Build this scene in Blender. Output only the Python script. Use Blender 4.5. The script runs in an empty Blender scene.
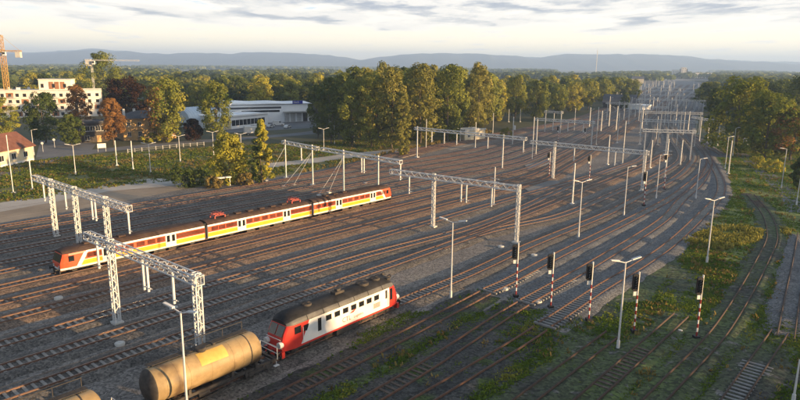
import bpy, bmesh, math, random
import numpy as np
from mathutils import Vector, Matrix, Euler

random.seed(7)
C = bpy.context.scene.collection
SC = bpy.context.scene
R = math.radians

# ------------------------------------------------------------------ camera, sky, sun, exposure
CAM_H = 27.2
cam_d = bpy.data.cameras.new('camera'); cam = bpy.data.objects.new('camera', cam_d); C.objects.link(cam)
cam_d.sensor_width = 36; cam_d.lens = 622/800*36
cam_d.clip_start = 1; cam_d.clip_end = 80000
cam.matrix_world = Matrix.Translation((0, 0, CAM_H)) @ Matrix.Rotation(R(90-12.2), 4, 'X') @ Matrix.Rotation(R(0.55), 4, 'Z')
SC.camera = cam

SUN_AZ, SUN_EL = R(111), R(6.8)
sun_d = bpy.data.lights.new('sun', 'SUN'); sun = bpy.data.objects.new('sun', sun_d); C.objects.link(sun)
sun_d.energy = 5.0; sun_d.angle = R(0.5); sun_d.color = (1.0, 0.66, 0.32)
sun.rotation_euler = (R(90)-SUN_EL, 0, math.pi-SUN_AZ)

W = bpy.data.worlds.new('World'); SC.world = W; W.use_nodes = True
nt = W.node_tree; nt.nodes.clear()
def wn(t, **k):
    n = nt.nodes.new(t)
    for a, b in k.items(): setattr(n, a, b)
    return n
out = wn('ShaderNodeOutputWorld'); bg = wn('ShaderNodeBackground'); bg.inputs[1].default_value = 0.10
sky = wn('ShaderNodeTexSky', sky_type='NISHITA', sun_disc=False, sun_elevation=SUN_EL, sun_rotation=SUN_AZ, altitude=250, air_density=1.0, dust_density=1.6, ozone_density=2.0)
tc = wn('ShaderNodeTexCoord'); sep = wn('ShaderNodeSeparateXYZ'); nt.links.new(tc.outputs['Generated'], sep.inputs[0])
def wm(op, a, b=None, c=None):
    n = wn('ShaderNodeMath', operation=op)
    for i, v in enumerate((a, b, c)):
        if v is None: continue
        if isinstance(v, (int, float)): n.inputs[i].default_value = v
        else: nt.links.new(v, n.inputs[i])
    return n.outputs[0]
zz = wm('MAXIMUM', sep.outputs[2], 0.0)
den = wm('ADD', zz, 0.025)
px_, py_ = wm('DIVIDE', sep.outputs[0], den), wm('DIVIDE', sep.outputs[1], den)
cmb = wn('ShaderNodeCombineXYZ'); nt.links.new(px_, cmb.inputs[0]); nt.links.new(wm('MULTIPLY', py_, 0.62), cmb.inputs[1]); cmb.inputs[2].default_value = 3.3
def noise(scale, det, rough, vec):
    n = wn('ShaderNodeTexNoise'); n.inputs['Scale'].default_value = scale; n.inputs['Detail'].default_value = det; n.inputs['Roughness'].default_value = rough
    nt.links.new(vec, n.inputs['Vector']); return n.outputs['Fac']
def wmap(v, a, b, c=0.0, d=1.0):
    n = wn('ShaderNodeMapRange', interpolation_type='SMOOTHSTEP'); nt.links.new(v, n.inputs[0])
    for i, x in enumerate((a, b, c, d)): n.inputs[i+1].default_value = x
    return n.outputs[0]
n1 = noise(0.85, 9, 0.58, cmb.outputs[0])
off = wn('ShaderNodeVectorMath', operation='ADD'); nt.links.new(cmb.outputs[0], off.inputs[0]); off.inputs[1].default_value = (0.30, -0.20, 0.0)
n2 = noise(0.85, 9, 0.58, off.outputs[0])                       # the same clouds a step nearer to the sun: where they thin out the edge is lit
def wmix(f, a, b):
    n = wn('ShaderNodeMix', data_type='RGBA')
    for s, v in ((0, f), (6, a), (7, b)):
        if isinstance(v, (tuple, float)): n.inputs[s].default_value = v
        else: nt.links.new(v, n.inputs[s])
    return n.outputs[2]
thick = wm('ADD', wm('ADD', n1, wmap(zz, 0.044, 0.070, -0.17, 0.085)), wmap(zz, 0.12, 0.32, 0.0, -0.18))
cover = wm('MULTIPLY', wmap(thick, 0.41, 0.50), 0.94)
lit = wmap(wm('SUBTRACT', n1, n2), -0.07, 0.09)
shade = wmap(thick, 0.46, 0.66)
cloud = wmix(wm('MULTIPLY', shade, wm('SUBTRACT', 1.0, wm('MULTIPLY', lit, 0.75))), (4.4, 4.05, 3.5, 1), (1.4, 1.5, 1.72, 1))
veilcol = wmix(wmap(zz, 0.03, 0.10), (6.2, 5.2, 3.55, 1), (2.3, 2.85, 3.5, 1))
veil = wmix(wmap(zz, 0.08, 0.30, 0.86, 0.04), sky.outputs[0], veilcol)
nt.links.new(wmix(cover, veil, cloud), bg.inputs[0]); nt.links.new(bg.outputs[0], out.inputs[0])

SC.view_settings.view_transform = 'Standard'; SC.view_settings.look = 'None'
SC.view_settings.exposure = 1.8; SC.view_settings.gamma = 1.0; SC.view_settings.use_curve_mapping = False
SC.cycles.max_bounces = 6; SC.cycles.diffuse_bounces = 3; SC.cycles.glossy_bounces = 2; SC.cycles.transmission_bounces = 3
SC.cycles.volume_bounces = 0; SC.cycles.transparent_max_bounces = 8
SC.cycles.use_denoising = True

# ------------------------------------------------------------------ measured layout, metres (x right, y forward, camera above the origin)
HAZE = 1.9e-4
TRACKS = [('A3', [(-0.1, 185.6), (13.4, 209.8), (39.2, 245.2), (96, 340)], 'r'),
 ('A2', [(-34.0, 138.2), (-24.6, 150.2), (-16.0, 163.5), (-0.1, 195.4), (17.6, 221.1), (41.3, 258.3), (67.9, 293.8), (96, 340), (135.5, 420), (198.0, 555), (287.0, 750), (431.0, 1070)], 'r'),
 ('A', [(-90.9, 73.1), (-48.0, 121.9), (-8.5, 167.0), (24.5, 204.6), (103, 340), (142.8, 420), (205.7, 555), (296.1, 750), (442.2, 1070)], 'd'),
 ('B', [(-86.8, 69.4), (-43.9, 118.3), (-4.3, 163.4), (28.6, 201.0), (103, 340)], 'd'),
 ('C', [(-82.6, 65.8), (-39.8, 114.7), (-0.2, 159.8), (29.5, 193.6), (110, 340), (150.2, 420), (213.4, 555), (305.2, 750), (453.4, 1070)], 'd'),
 ('D', [(-78.6, 62.3), (-35.8, 111.2), (3.8, 156.3), (33.5, 190.1), (110, 340)], 'd'),
 ('E', [(-74.4, 58.6), (-31.6, 107.5), (8.0, 152.6), (37.7, 186.4), (117, 340), (157.6, 420), (221.1, 555), (314.3, 750), (464.6, 1070)], 'd'),
 ('F', [(-71.1, 55.7), (-28.3, 104.6), (11.3, 149.7), (37.7, 179.8), (117, 340)], 'd'),
 ('G', [(-66.5, 51.6), (-23.6, 100.5), (9.4, 138.1), (35.7, 168.2), (124, 340), (164.9, 420), (228.8, 555), (323.4, 750), (475.8, 1070)], 'r'),
 ('H', [(-62.1, 47.8), (-19.2, 96.7), (13.7, 134.3), (36.8, 160.6), (124, 340)], 'r'),
 ('I', [(-58.0, 44.2), (-15.1, 93.0), (17.9, 130.6), (37.6, 153.2), (131, 340), (172.2, 420), (236.5, 555), (332.5, 750), (487.0, 1070)], 'r'),
 ('J', [(-53.1, 39.9), (-30.0, 66.2), (-3.6, 96.3), (22.8, 126.4), (55.3, 163.6), (72.3, 186.2)], 'd'),
 ('K', [(-48.9, 36.2), (-25.8, 62.5), (-6.0, 85.1), (14.0, 105.0), (35.6, 135.9), (55.3, 163.6), (72.3, 186.2), (100, 245), (138, 340), (179.6, 420), (244.2, 555), (341.6, 750), (498.2, 1070)], 'd'),
 ('V', [(6.1, 90.4), (24.8, 115.2), (47.3, 144.8), (66.6, 170.9), (89.4, 205.2)], 'r'),
 ('L', [(-44.6, 32.5), (-21.6, 58.8), (-1.8, 81.4), (14.7, 100.2), (29.7, 112.2), (49.2, 136.5), (62.0, 152.1), (84.8, 187.0), (103, 235), (141, 340)], 'd'),
 ('M',
  [(-35.9, 24.9), (-20.9, 42.3), (-13.5, 51.7), (-5.9, 61.1), (0.5, 68.7), (9.4, 78.9), (20.1, 92.4), (38.4, 113.4), (49.5, 128.1), (70.5, 156.1), (86.2, 182.2), (94.1, 198.5), (102.7, 222.0), (145, 340), (186.9, 420),
   (251.9, 555), (350.7, 750), (509.4, 1070)],
  'm'),
 ('Nf', [(-32.2, 21.6), (-15.8, 40.4), (-2.6, 55.5), (8.4, 69.2), (10.9, 72.4)], 'o'),
 ('N',
  [(10.9, 72.4), (13.5, 75.2), (22.6, 86.6), (41.2, 108.9), (56.9, 128.4), (70.5, 147.9), (82.3, 166.0), (90.9, 181.5), (101.6, 206.1), (112.0, 236.2), (130, 285), (151, 340), (193.2, 420), (258.5, 555), (358.5, 750),
   (519.0, 1070)],
  'w'),
 ('Of', [(-27.8, 17.7), (-11.3, 36.5), (0.5, 50.1), (12.1, 65.4), (14.8, 68.8)], 'o'), ('O', [(14.8, 68.8), (16.9, 71.2), (27.4, 83.7), (47.4, 109.1), (59.3, 128.0), (70.5, 144.7), (82.4, 165.2), (90.2, 179.5)], 'w'),
 ('Pf', [(-22.0, 19.3), (-8.8, 34.4), (0.4, 44.9), (12.3, 58.2), (15.6, 62.2)], 'o'),
 ('P',
  [(15.6, 62.2), (16.9, 63.6), (25.6, 74.1), (33.2, 82.6), (42.3, 93.7), (55.8, 112.5), (69.1, 132.0), (77.9, 148.9), (86.3, 168.7), (95.6, 191.9), (107.7, 225.2), (117.2, 251.9), (139, 300), (157, 340), (199.6, 420),
   (265.1, 555), (366.3, 750), (528.6, 1070)],
  'w'),
 ('T6', [(120.7, 259.6), (115.6, 241.4), (108.5, 218.2), (101.6, 193.4)], 'w'), ('Q', [(-17.3, 15.2), (2.5, 37.7), (15.7, 52.8), (22.3, 60.3)], 'o'), ('R3', [(-14.5, 12.7), (5.3, 35.3), (18.5, 50.3), (31.6, 65.4)], 'o'),
 ('R2', [(-11.3, 9.9), (8.5, 32.4), (21.7, 47.5), (34.9, 62.5), (56.7, 92.0), (62.5, 100.9), (69.8, 115.4), (77.2, 134.5)], 'o'), ('R1', [(-7.6, 6.7), (12.2, 29.2), (25.4, 44.3), (35.9, 56.3), (41.2, 62.3)], 's'),
 ('R0', [(39.7, 59.5), (47.4, 70.9), (57.7, 86.0), (67.8, 101.1)], 'x')]
YARD_LEFT = [(-97.6, 72.3), (-69.0, 103.9), (-53.6, 125.3), (-48.6, 134.6), (-33.0, 148.4), (-19.0, 165.8), (-0.2, 201.3), (18.2, 228.7), (42.2, 264.4), (81.4, 319.4), (125.8, 396.0), (168.3, 487.5), (268.7, 725.0), (365.6, 968.1),
 (576.4, 1569.6), (904.8, 2446.4)]
YARD_RIGHT = [(-31.4, 14.2), (-10.6, 46.9), (0.1, 59.1), (9.3, 66.8), (15.2, 62.7), (17.6, 61.5), (23.3, 67.7), (34.0, 80.5), (50.5, 101.1), (71.7, 133.2), (80.7, 150.4), (96.0, 187.8), (112.9, 231.6), (128.2, 272.3), (152.1, 324.1),
 (191.6, 400.3), (253.9, 522.1), (405.6, 818.9), (580.8, 1210.5), (796.2, 1879.1)]
DIRT = [(-69.5, 90.4), (-68.9, 103.8), (-53.5, 125.1), (-48.5, 134.3), (-46.3, 141.2), (-53.5, 148.7), (-66.0, 144.0), (-72.4, 129.6), (-78.8, 119.4), (-83.7, 109.9)]
PATH = [(-78.1, 102.2), (-74.0, 111.9), (-68.2, 121.8), (-62.9, 132.2), (-54.0, 137.2), (-49.4, 141.0), (-52.5, 147.3), (-60.3, 147.6), (-67.7, 137.7), (-73.9, 128.4), (-78.8, 119.4), (-83.7, 109.9)]
PATH2 = [(-36.7, 163.1), (-27.9, 171.3), (-16.4, 182.5), (6.5, 206.7), (6.7, 213.3), (-17.3, 193.1), (-29.3, 179.7), (-38.6, 171.6)]
ROAD = [(-99.3, 131.5), (-99.9, 145.5), (-100.7, 162.6), (-100.5, 182.0), (-96.6, 192.1), (-89.0, 203.5), (-77.1, 216.6), (-60.0, 231.8), (-40.3, 249.1), (-30.2, 265.9)]
APRON = [(-105.7, 178.6), (-102.1, 186.1), (-98.2, 196.6), (-104.1, 211.7), (-120.0, 225.2), (-127.1, 218.5)]
YARD2 = [(-70.7, 250.2), (-35.8, 276.3), (-37.5, 309.2), (-79.5, 293.8)]
CARPATH = [(77.5, 117.4), (86.3, 135.0), (94.5, 156.7), (105.1, 184.3), (112.8, 206.9), (120.5, 223.3), (122.6, 232.4)]
GANTRIES = [{'a': (-59.8, 100.0), 'b': (-35.0, 78.3), 'drops': [0.07, 0.333, 0.618, 0.652, 0.958], 'label': 'white lattice catenary portal standing behind the front of the orange train', 'lat': 1, 'legs': [0.203, 0.477, 0.787]},
 {'a': (-34.2, 65.6), 'b': (-17.3, 51.3), 'drops': [0.058, 0.505, 0.542, 0.757], 'label': 'big white lattice catenary portal with its right leg beside the tank wagon', 'lat': 1, 'legs': [0.245, 0.973]},
 {'a': (-28.6, 150.7), 'b': (-18.6, 139.2), 'drops': [0.495], 'label': 'short white portal on two legs by the young roadside trees', 'lat': 0, 'legs': [0.065, 0.845]},
 {'a': (-17.6, 138.4), 'b': (0.1, 120.2), 'drops': [0.517, 0.547, 0.978], 'label': 'white portal rising behind the rear car of the orange train', 'lat': 0, 'legs': [0.3, 0.74]},
 {'a': (-1.7, 109.4), 'b': (18.5, 94.5), 'drops': [0.15, 0.573, 0.613, 0.8], 'label': 'long white lattice portal across the middle of the yard near a double lamp', 'lat': 1, 'legs': [0.367, 0.995]},
 {'a': (4.3, 187.7), 'b': (32.8, 162.3), 'drops': [0.163, 0.285, 0.403, 0.682, 0.975], 'label': 'white portal with a cream cabin behind its beam at the edge of the trees', 'lat': 0, 'legs': [0.025, 0.818]},
 {'a': (32.7, 155.7), 'b': (55.0, 137.0), 'drops': [0.395, 0.738], 'label': 'long white lattice portal over the curve beside the small black signals', 'lat': 1, 'legs': [0.225, 0.975]},
 {'a': (48.3, 225.3), 'b': (66.2, 213.0), 'drops': [0.312, 0.565, 0.818], 'label': 'white portal crossing the far left tracks below the tree belt', 'lat': 0, 'legs': [0.045, 0.968]},
 {'a': (60.7, 264.8), 'b': (67.2, 259.9), 'drops': [0.515], 'label': 'smallest white portal standing under the left tree belt', 'lat': 0, 'legs': [0.075, 0.922]},
 {'a': (73.2, 188.3), 'b': (87.8, 185.2), 'drops': [0.502], 'label': 'pale portal at the yard neck, nearest of the far portals', 'lat': 0, 'legs': [0.058, 0.475, 0.943]},
 {'a': (86.2, 225.3), 'b': (104.2, 219.1), 'drops': [0.505], 'label': 'second pale portal behind the yard neck', 'lat': 0, 'legs': [0.033, 0.35, 0.677, 0.983]},
 {'a': (112.9, 242.0), 'b': (113.1, 220.1), 'drops': [0.522], 'label': 'short pale portal at the foot of the big dark right tree', 'lat': 0, 'legs': [0.33, 0.608, 0.953]},
 {'a': (111.9, 309.6), 'b': (127.8, 300.6), 'drops': [0.507], 'label': 'pale portal beside the low shed at the yard bend', 'lat': 0, 'legs': [0.05, 0.507, 0.953]},
 {'a': (109.1, 334.5), 'b': (124.1, 323.7), 'drops': [0.507], 'label': 'short pale portal in front of the grey barn', 'lat': 0, 'legs': [0.055, 0.535, 0.948]},
 {'a': (101.9, 267.3), 'b': (126.2, 261.9), 'drops': [0.505], 'label': 'third pale portal behind the yard neck', 'lat': 0, 'legs': [0.033, 0.355, 0.672, 0.97]},
 {'a': (143.8, 382.0), 'b': (177.2, 365.8), 'drops': [0.51], 'label': 'middle pale portal of the far yard', 'lat': 0, 'legs': [0.028, 0.333, 0.7, 0.973]},
 {'a': (170.7, 448.8), 'b': (209.1, 426.8), 'drops': [0.512], 'label': 'pale portal of the far yard just beyond the bend', 'lat': 0, 'legs': [0.03, 0.52, 0.973]},
 {'a': (204.3, 531.2), 'b': (247.4, 500.7), 'drops': [0.515], 'label': 'next to last pale portal of the far yard', 'lat': 0, 'legs': [0.03, 0.535, 0.973]},
 {'a': (236.3, 615.0), 'b': (284.6, 574.9), 'drops': [0.515], 'label': 'last pale portal visible in the far yard', 'lat': 0, 'legs': [0.03, 0.53, 0.973]}]
N_NEAR = 9
GUYS = [(2, 1, (-26.3, 138.0)), (2, 1, (-24.3, 139.9)), (2, 0, (-31.8, 145.1)), (3, 0, (-17.2, 129.0)), (3, 0, (-15.4, 131.8)), (3, 1, (-8.2, 143.2))]
LAMPS = [(6.2, 70.5, 9.4, 'double headed white lamp post standing beside the rear end of the diesel engine'), (21.7, 57.1, 9.0, 'tall double headed white lamp post among the four striped signals'),
 (44.0, 85.2, 9.2, 'double headed white lamp post at the edge of the sunlit grass patch'), (-16.2, 43.3, 9.2, 'white double lamp post standing in front of the yellow tank wagon'),
 (29.1, 97.8, 9.3, 'double lamp post beside the plain mast below the long middle portal'), (-80.2, 151.4, 7.4, 'double lamp post on the left lawn behind the leftmost portal'),
 (-63.2, 155.3, 7.4, 'double lamp post on the lawn in front of the ochre house'), (-62.1, 173.7, 7.3, 'double lamp post on the lawn below the tall green and orange tree'),
 (-56.3, 186.0, 7.2, 'double lamp post on the lawn below the dark green roadside tree'), (-46.0, 178.6, 7.5, 'double lamp post between the two young yellow trees'),
 (-24.7, 199.5, 7.1, 'double lamp post between the warehouse and the dark tree clump')]
ONE_LAMPS = [(42.0, 113.5, 9.3, 'single arm lamp post between tracks right of the curve portal'), (54.6, 129.8, 9.3, 'single arm lamp post standing on the inner curve tracks'),
 (63.0, 129.7, 8.6, 'single arm lamp post on ballast inside the outermost curve'), (88.8, 142.4, 9.3, 'single arm lamp post on the right hand grass slope by the white box'),
 (90.5, 171.5, 8.8, 'left one of three lamp posts clustered outside the curve'), (105.9, 197.0, 8.9, 'farthest of three lamp posts clustered outside the curve'),
 (80.7, 123.7, 5.8, 'single arm lamp post on the right edge of the grass slope'), (32.8, 47.0, 4.0, 'grey lamp post low in the bottom right corner'),
 (-109.6, 184.5, 7.5, 'street lamp beside the red roofed station house'), (-23.2, 218.0, 8.0, 'single lamp post at the foot of the dark trees by the lane'),
 (-16.6, 221.4, 6.7, 'single lamp post under the first olive trees by the lane')]
MASTS = [(35.0, 123.5, 8.4, 'bare white mast between tracks near the double lamp and pale slab'), (59.3, 176.3, 8.5, 'white mast standing just behind the beam of the curve portal'),
 (64.1, 177.9, 12.4, 'tall white mast rising above the right part of the curve portal beam'), (67.0, 155.2, 9.9, 'thick white mast with cross arms on the inner curve tracks'),
 (79.6, 175.2, 7.4, 'white mast standing alone inside the brown curved track'), (69.4, 171.1, 7.8, 'white mast just right of the curve portal leg'),
 (86.6, 162.2, 8.9, 'white mast between the lamp posts outside the curve'), (39.3, 184.1, 12.8, 'leaning white mast left of the far left portal'), (42.7, 194.9, 11.3, 'second white mast left of the far left portal'),
 (70.1, 222.3, 13.5, 'very tall thin mast right of the far left portal'), (79.9, 229.0, 11.0, 'tall white mast right of the very tall thin mast'),
 (39.7, 220.0, 9.9, 'white mast with a small box behind the portal with the cream cabin'), (37.9, 256.1, 8.6, 'thin white mast beside the green tarpaulin shelter'),
 (8.6, 209.5, 9.7, 'thin grey mast beside the left leg of the cream cabin portal'), (21.8, 227.4, 9.1, 'thin grey mast behind the beam of the cream cabin portal'),
 (25.4, 210.7, 8.8, 'thin grey mast behind the cream cabin'), (54.1, 313.5, 6.4, 'thin mast on the grass right of the green tarpaulin'), (60.0, 314.2, 6.5, 'second thin mast on the grass right of the green tarpaulin'),
 (-82.0, 129.1, 12.3, 'tall white mast at the left edge of the lawn by the station house'), (-80.2, 133.0, 7.1, 'white mast on the lawn just left of the leftmost portal'),
 (-76.8, 166.6, 6.8, 'white mast on the lawn in front of the orange tree'), (-70.1, 161.1, 7.4, 'white mast on the lawn right of the white roadside board'),
 (18.8, 121.9, 7.7, 'slender grey mast with a crossbar beside the pale slab'), (75.6, 271.6, 9.9, 'slim far mast left of the very tall thin mast'), (117.7, 259.4, 9.5, 'thin mast at the neck of the yard'),
 (99.2, 257.7, 9.4, 'thin pale mast left of the neck of the yard'), (98.7, 240.0, 9.2, 'thin pale mast behind the cross arm mast'), (109.7, 251.2, 8.8, 'thin pale mast behind the brown curved track')]
FARMASTS = [(375.5, 799.5, 9.8), (131.9, 397.0, 9.5), (163.7, 468.4, 8.6), (479.9, 1038.8, 9.1), (231.3, 485.4, 10.7), (359.5, 843.0, 9.7), (253.5, 672.5, 9.9), (176.7, 389.4, 8.7), (318.8, 674.7, 9.1), (433.4, 903.2, 8.5),
 (261.0, 701.0, 9.8), (182.0, 486.5, 9.3), (332.4, 800.8, 8.9), (293.6, 692.6, 10.5), (136.1, 370.9, 10.5), (224.2, 535.0, 9.1), (126.9, 275.3, 8.7), (357.6, 843.7, 10.9), (217.5, 462.7, 9.9), (160.7, 373.3, 10.2),
 (288.6, 679.3, 9.1), (243.3, 640.8, 10.2), (261.8, 636.0, 10.5), (131.2, 350.8, 10.5), (197.7, 451.0, 10.0), (473.6, 960.5, 10.3), (319.1, 803.7, 10.3), (362.2, 846.8, 9.9), (245.3, 515.4, 9.3), (159.0, 464.4, 9.6),
 (302.7, 632.7, 10.8), (199.2, 419.8, 9.0), (327.0, 819.4, 9.5), (131.2, 298.1, 10.6), (127.4, 326.0, 9.1), (222.3, 524.1, 8.8), (360.3, 866.2, 9.6), (88.2, 291.7, 9.0), (199.6, 428.0, 10.7), (212.0, 516.2, 10.2),
 (362.5, 859.6, 10.5), (195.7, 462.4, 10.3), (234.8, 530.9, 10.2), (85.8, 272.1, 8.9), (125.2, 360.1, 8.6), (147.5, 361.9, 10.7), (167.3, 432.6, 9.5), (312.6, 675.8, 10.9), (195.8, 448.1, 9.4), (334.0, 820.3, 10.7),
 (238.5, 533.6, 9.8), (166.0, 413.5, 8.6), (110.6, 286.1, 9.7), (319.8, 830.4, 9.9), (224.9, 523.3, 10.3), (234.2, 547.9, 9.7), (244.3, 619.0, 9.9), (262.1, 668.6, 11.0), (358.0, 738.8, 9.2), (187.7, 491.0, 8.6),
 (95.4, 276.1, 10.7), (140.2, 336.7, 9.1), (98.4, 295.0, 10.2), (225.3, 531.1, 9.6), (154.6, 390.9, 10.8), (151.0, 354.3, 9.1), (127.6, 350.5, 8.7), (410.2, 953.2, 8.9), (86.8, 270.0, 9.0), (201.8, 474.2, 11.0),
 (371.7, 897.2, 10.0), (376.8, 935.6, 10.6), (206.7, 460.6, 9.3), (267.9, 627.8, 8.8), (353.5, 752.2, 9.7), (214.6, 455.6, 9.4), (381.8, 884.2, 9.4), (151.6, 439.6, 9.2)]
SIGNALS = [(14.1, 71.0, 6.8, 'red and white striped signal in front of the right leg of the middle portal'), (17.5, 67.6, 6.7, 'striped signal with black head, second from the middle portal'),
 (20.8, 63.9, 6.8, 'striped signal at the edge of the grey sleepered track, left of the tall lamp'), (24.7, 61.0, 6.7, 'striped signal just right of the tall double lamp post'),
 (30.6, 59.6, 6.9, 'striped signal standing alone in the grass on the right'), (49.1, 122.3, 7.1, 'striped signal under the right leg of the curve portal')]
SMALLSIG = [(45.4, 147.2, 6.8, 'small black signal under the beam of the curve portal'), (37.6, 155.0, 6.4, 'small black signal at the end of the pale slab'), (68.8, 231.2, 5.2, 'small black signal among the far left tracks'),
 (55.5, 218.4, 7.0, 'small black signal below the far left portal'), (60.2, 139.3, 8.5, 'small signal with two arms left of the cross arm mast')]
LIDS = [(-27.5, 56.9), (-40.0, 68.9), (-25.5, 66.2), (7.5, 99.5), (15.6, 92.0), (19.8, 87.7), (13.1, 73.4), (16.4, 69.3), (-5.4, 111.6), (29.8, 61.5), (-44.9, 115.6)]
SLABS = [[(34.9, 172.5), (42.8, 182.3), (46.4, 187.6), (46.1, 182.5), (40.6, 172.8), (34.4, 165.6)], [(28.2, 137.8), (34.9, 147.3), (38.3, 149.5), (38.0, 145.6), (33.7, 139.2), (28.6, 134.4)],
 [(13.2, 207.2), (25.2, 224.7), (27.0, 221.9), (16.4, 204.9)], [(61.7, 223.1), (71.6, 234.5), (72.1, 231.4), (62.3, 218.9)]]
STATION = ((-105.6, 152.2), (-103.4, 173.9), 5.8, 4.4)
OCHRE = ((-98.5, 220.8), (-83.7, 231.4), 9.2, 9.1)
WING = ((-110.7, 214.0), (-103.3, 218.9), 10.4, 10.2)
FLATS = ((-204.4, 307.8), (-166.5, 318.4), 14.1, 14.3)
FLATS2 = ((-165.6, 321.7), (-155.4, 326.2), 15.2, 14.6)
WARE = ((-78.6, 288.7), (-47.8, 305.3), 10.5, 7.0)
ANNEX = ((-73.9, 261.8), (-60.8, 285.6), 7.1, 5.9)
SHED = ((-90.9, 268.7), (-81.3, 283.5), 9.0, 9.0)
LOWSHED = ((148.8, 422.4), (157.3, 409.2), 2.0, 2.2)
REDHOUSE = ((154.0, 244.5), (167.1, 252.5), 8.6, 8.1)
CABIN = ((23.8, 230.7), (32.2, 237.2), 3.0, 2.9)
TARP = ((42.6, 324.0), (54.7, 334.7), 3.1, 2.6)
TREES = [(-130.6, 204.3, 16.0, 4.8, 'green', 'green tree behind the roof of the station house at the left edge'), (-122.0, 213.1, 17.0, 6.4, 'dark', 'large dark green tree between the station house and the orange trees'),
 (-109.3, 205.9, 10.2, 4.2, 'dark', 'low dark green tree in front of the large dark tree'), (-121.7, 234.8, 19.0, 5.5, 'orange', 'orange brown tree behind, right of the large dark tree'),
 (-97.0, 209.5, 15.7, 4.9, 'orange', 'bright orange tree in front of the ochre house'), (-166.4, 353.3, 32.4, 11.1, 'green', 'tallest green tree rising behind the crane jib'),
 (-105.2, 239.8, 21.6, 8.7, 'maroon', 'wide dark red tree behind the ochre house'), (-82.2, 219.1, 21.5, 8.3, 'mixed', 'tall green tree with an orange flank beside the ochre house'),
 (-74.2, 222.7, 7.9, 3.5, 'maroon', 'small dark red tree by the pale blue shed'), (-65.3, 220.5, 21.0, 6.2, 'green', 'green roadside tree in front of the pale blue shed'),
 (-39.6, 141.5, 11.8, 4.2, 'yellow', 'young yellow green tree nearest the tracks'), (-31.9, 141.9, 15.2, 3.7, 'yellow_shaded', 'slim young tree beside the lane, its shaded left half coloured dark'),
 (-24.4, 217.9, 23.4, 5.8, 'dark', 'tall dark tree right of the warehouse'), (-31.4, 235.8, 20.2, 4.8, 'dark', 'dark tree touching the corner of the warehouse'),
 (-16.7, 212.9, 22.6, 6.0, 'olive', 'olive tree beside the tall dark tree by the lane'), (-9.7, 210.7, 25.0, 5.6, 'olive', 'wide olive tree above the lane in front of the belt'),
 (-2.9, 208.6, 27.0, 6.6, 'brown', 'tall brownish tree in front of the belt by the portal leg'), (7.0, 223.2, 28.1, 7.4, 'brown', 'highest brownish tree in front of the belt'),
 (17.2, 230.1, 27.9, 8.0, 'olive', 'full olive tree behind the beam of the cream cabin portal'), (31.8, 255.6, 28.9, 6.0, 'brown', 'tall dark brown tree at the right end of the high belt'),
 (0.5, 203.8, 19.5, 3.5, 'brown', 'small brownish tree in front of the high belt'), (49.1, 318.7, 21.5, 5.5, 'yellow', 'yellow green tree right of the high belt'),
 (59.5, 325.9, 23.0, 6.7, 'green', 'green tree above the green tarpaulin'), (71.6, 333.4, 20.4, 7.3, 'olive', 'rounded olive tree behind the far left portal'),
 (88.7, 355.7, 16.7, 5.6, 'green', 'small green tree behind the smallest portal'), (108.6, 398.1, 18.1, 8.1, 'yellow', 'yellowish tree left of the barn roof'),
 (122.0, 409.0, 19.2, 7.7, 'green', 'dark green tree left of the barn roof'), (149.8, 465.9, 18.2, 8.1, 'green', 'green tree behind the barn roof'),
 (168.2, 494.1, 19.2, 10.1, 'green', 'rounded green tree above the barn roof'), (180.7, 496.1, 17.8, 9.4, 'green', 'rounded green tree at the bend of the yard'),
 (147.0, 412.5, 11.6, 2.9, 'dark', 'small dark conifer beside the barn'), (111.8, 206.8, 23.9, 10.1, 'dark2', 'huge dark green tree with a sunlit top right of the yard neck'),
 (124.7, 249.0, 19.7, 4.3, 'dark', 'dark tree at the left foot of the huge tree'), (114.0, 193.1, 20.0, 8.2, 'dark2', 'broad green tree in front of the huge tree'),
 (119.5, 189.3, 15.8, 6.5, 'mixed', 'greenish orange tree at the right edge'), (128.8, 213.1, 18.0, 6.0, 'green', 'rounded green tree behind the right edge trees'),
 (135.6, 239.7, 17.1, 6.8, 'dark', 'dark tree between the two big trees on the right'), (180.2, 277.1, 26.5, 13.1, 'dark', 'large dark tree behind the red roof at the right edge'),
 (195.2, 328.8, 19.6, 11.9, 'dark', 'dark crown behind the huge tree'), (91.8, 140.9, 7.7, 2.0, 'dark', 'dark bush tree at the right edge beside the lane')]
BUSHES = [(-49.3, 138.6, 3.2, 'dark green shrub beside the end of the dirt path'), (-46.9, 141.2, 2.4, 'small dark shrub left of the young yellow tree'), (-41.9, 136.6, 1.8, 'straw coloured shrub below the white shelter'),
 (-88.4, 218.6, 2.2, 'yellow green shrub in front of the ochre house'), (-83.6, 219.0, 2.5, 'second yellow green shrub in front of the ochre house'),
 (1.1, 192.1, 2.0, 'brown shrub at the foot of the cream cabin portal'), (100.2, 172.9, 2.3, 'yellow green shrub on the verge of the right lane'),
 (100.5, 166.2, 2.6, 'larger yellow green shrub on the verge of the right lane'), (-35.7, 140.5, 2.0, 'straw coloured shrub between the two young trees'),
 (41.2, 245.4, 2.6, 'rusty brown shrub right of the cream cabin portal')]
BELT1 = [(-26.5, 232.9), (-0.2, 214.2), (15.0, 236.4), (34.6, 272.1), (63.4, 332.5), (140.0, 441.7)]
SIGN = [(-92.4, 192.4), (-94.7, 193.4)]
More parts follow.
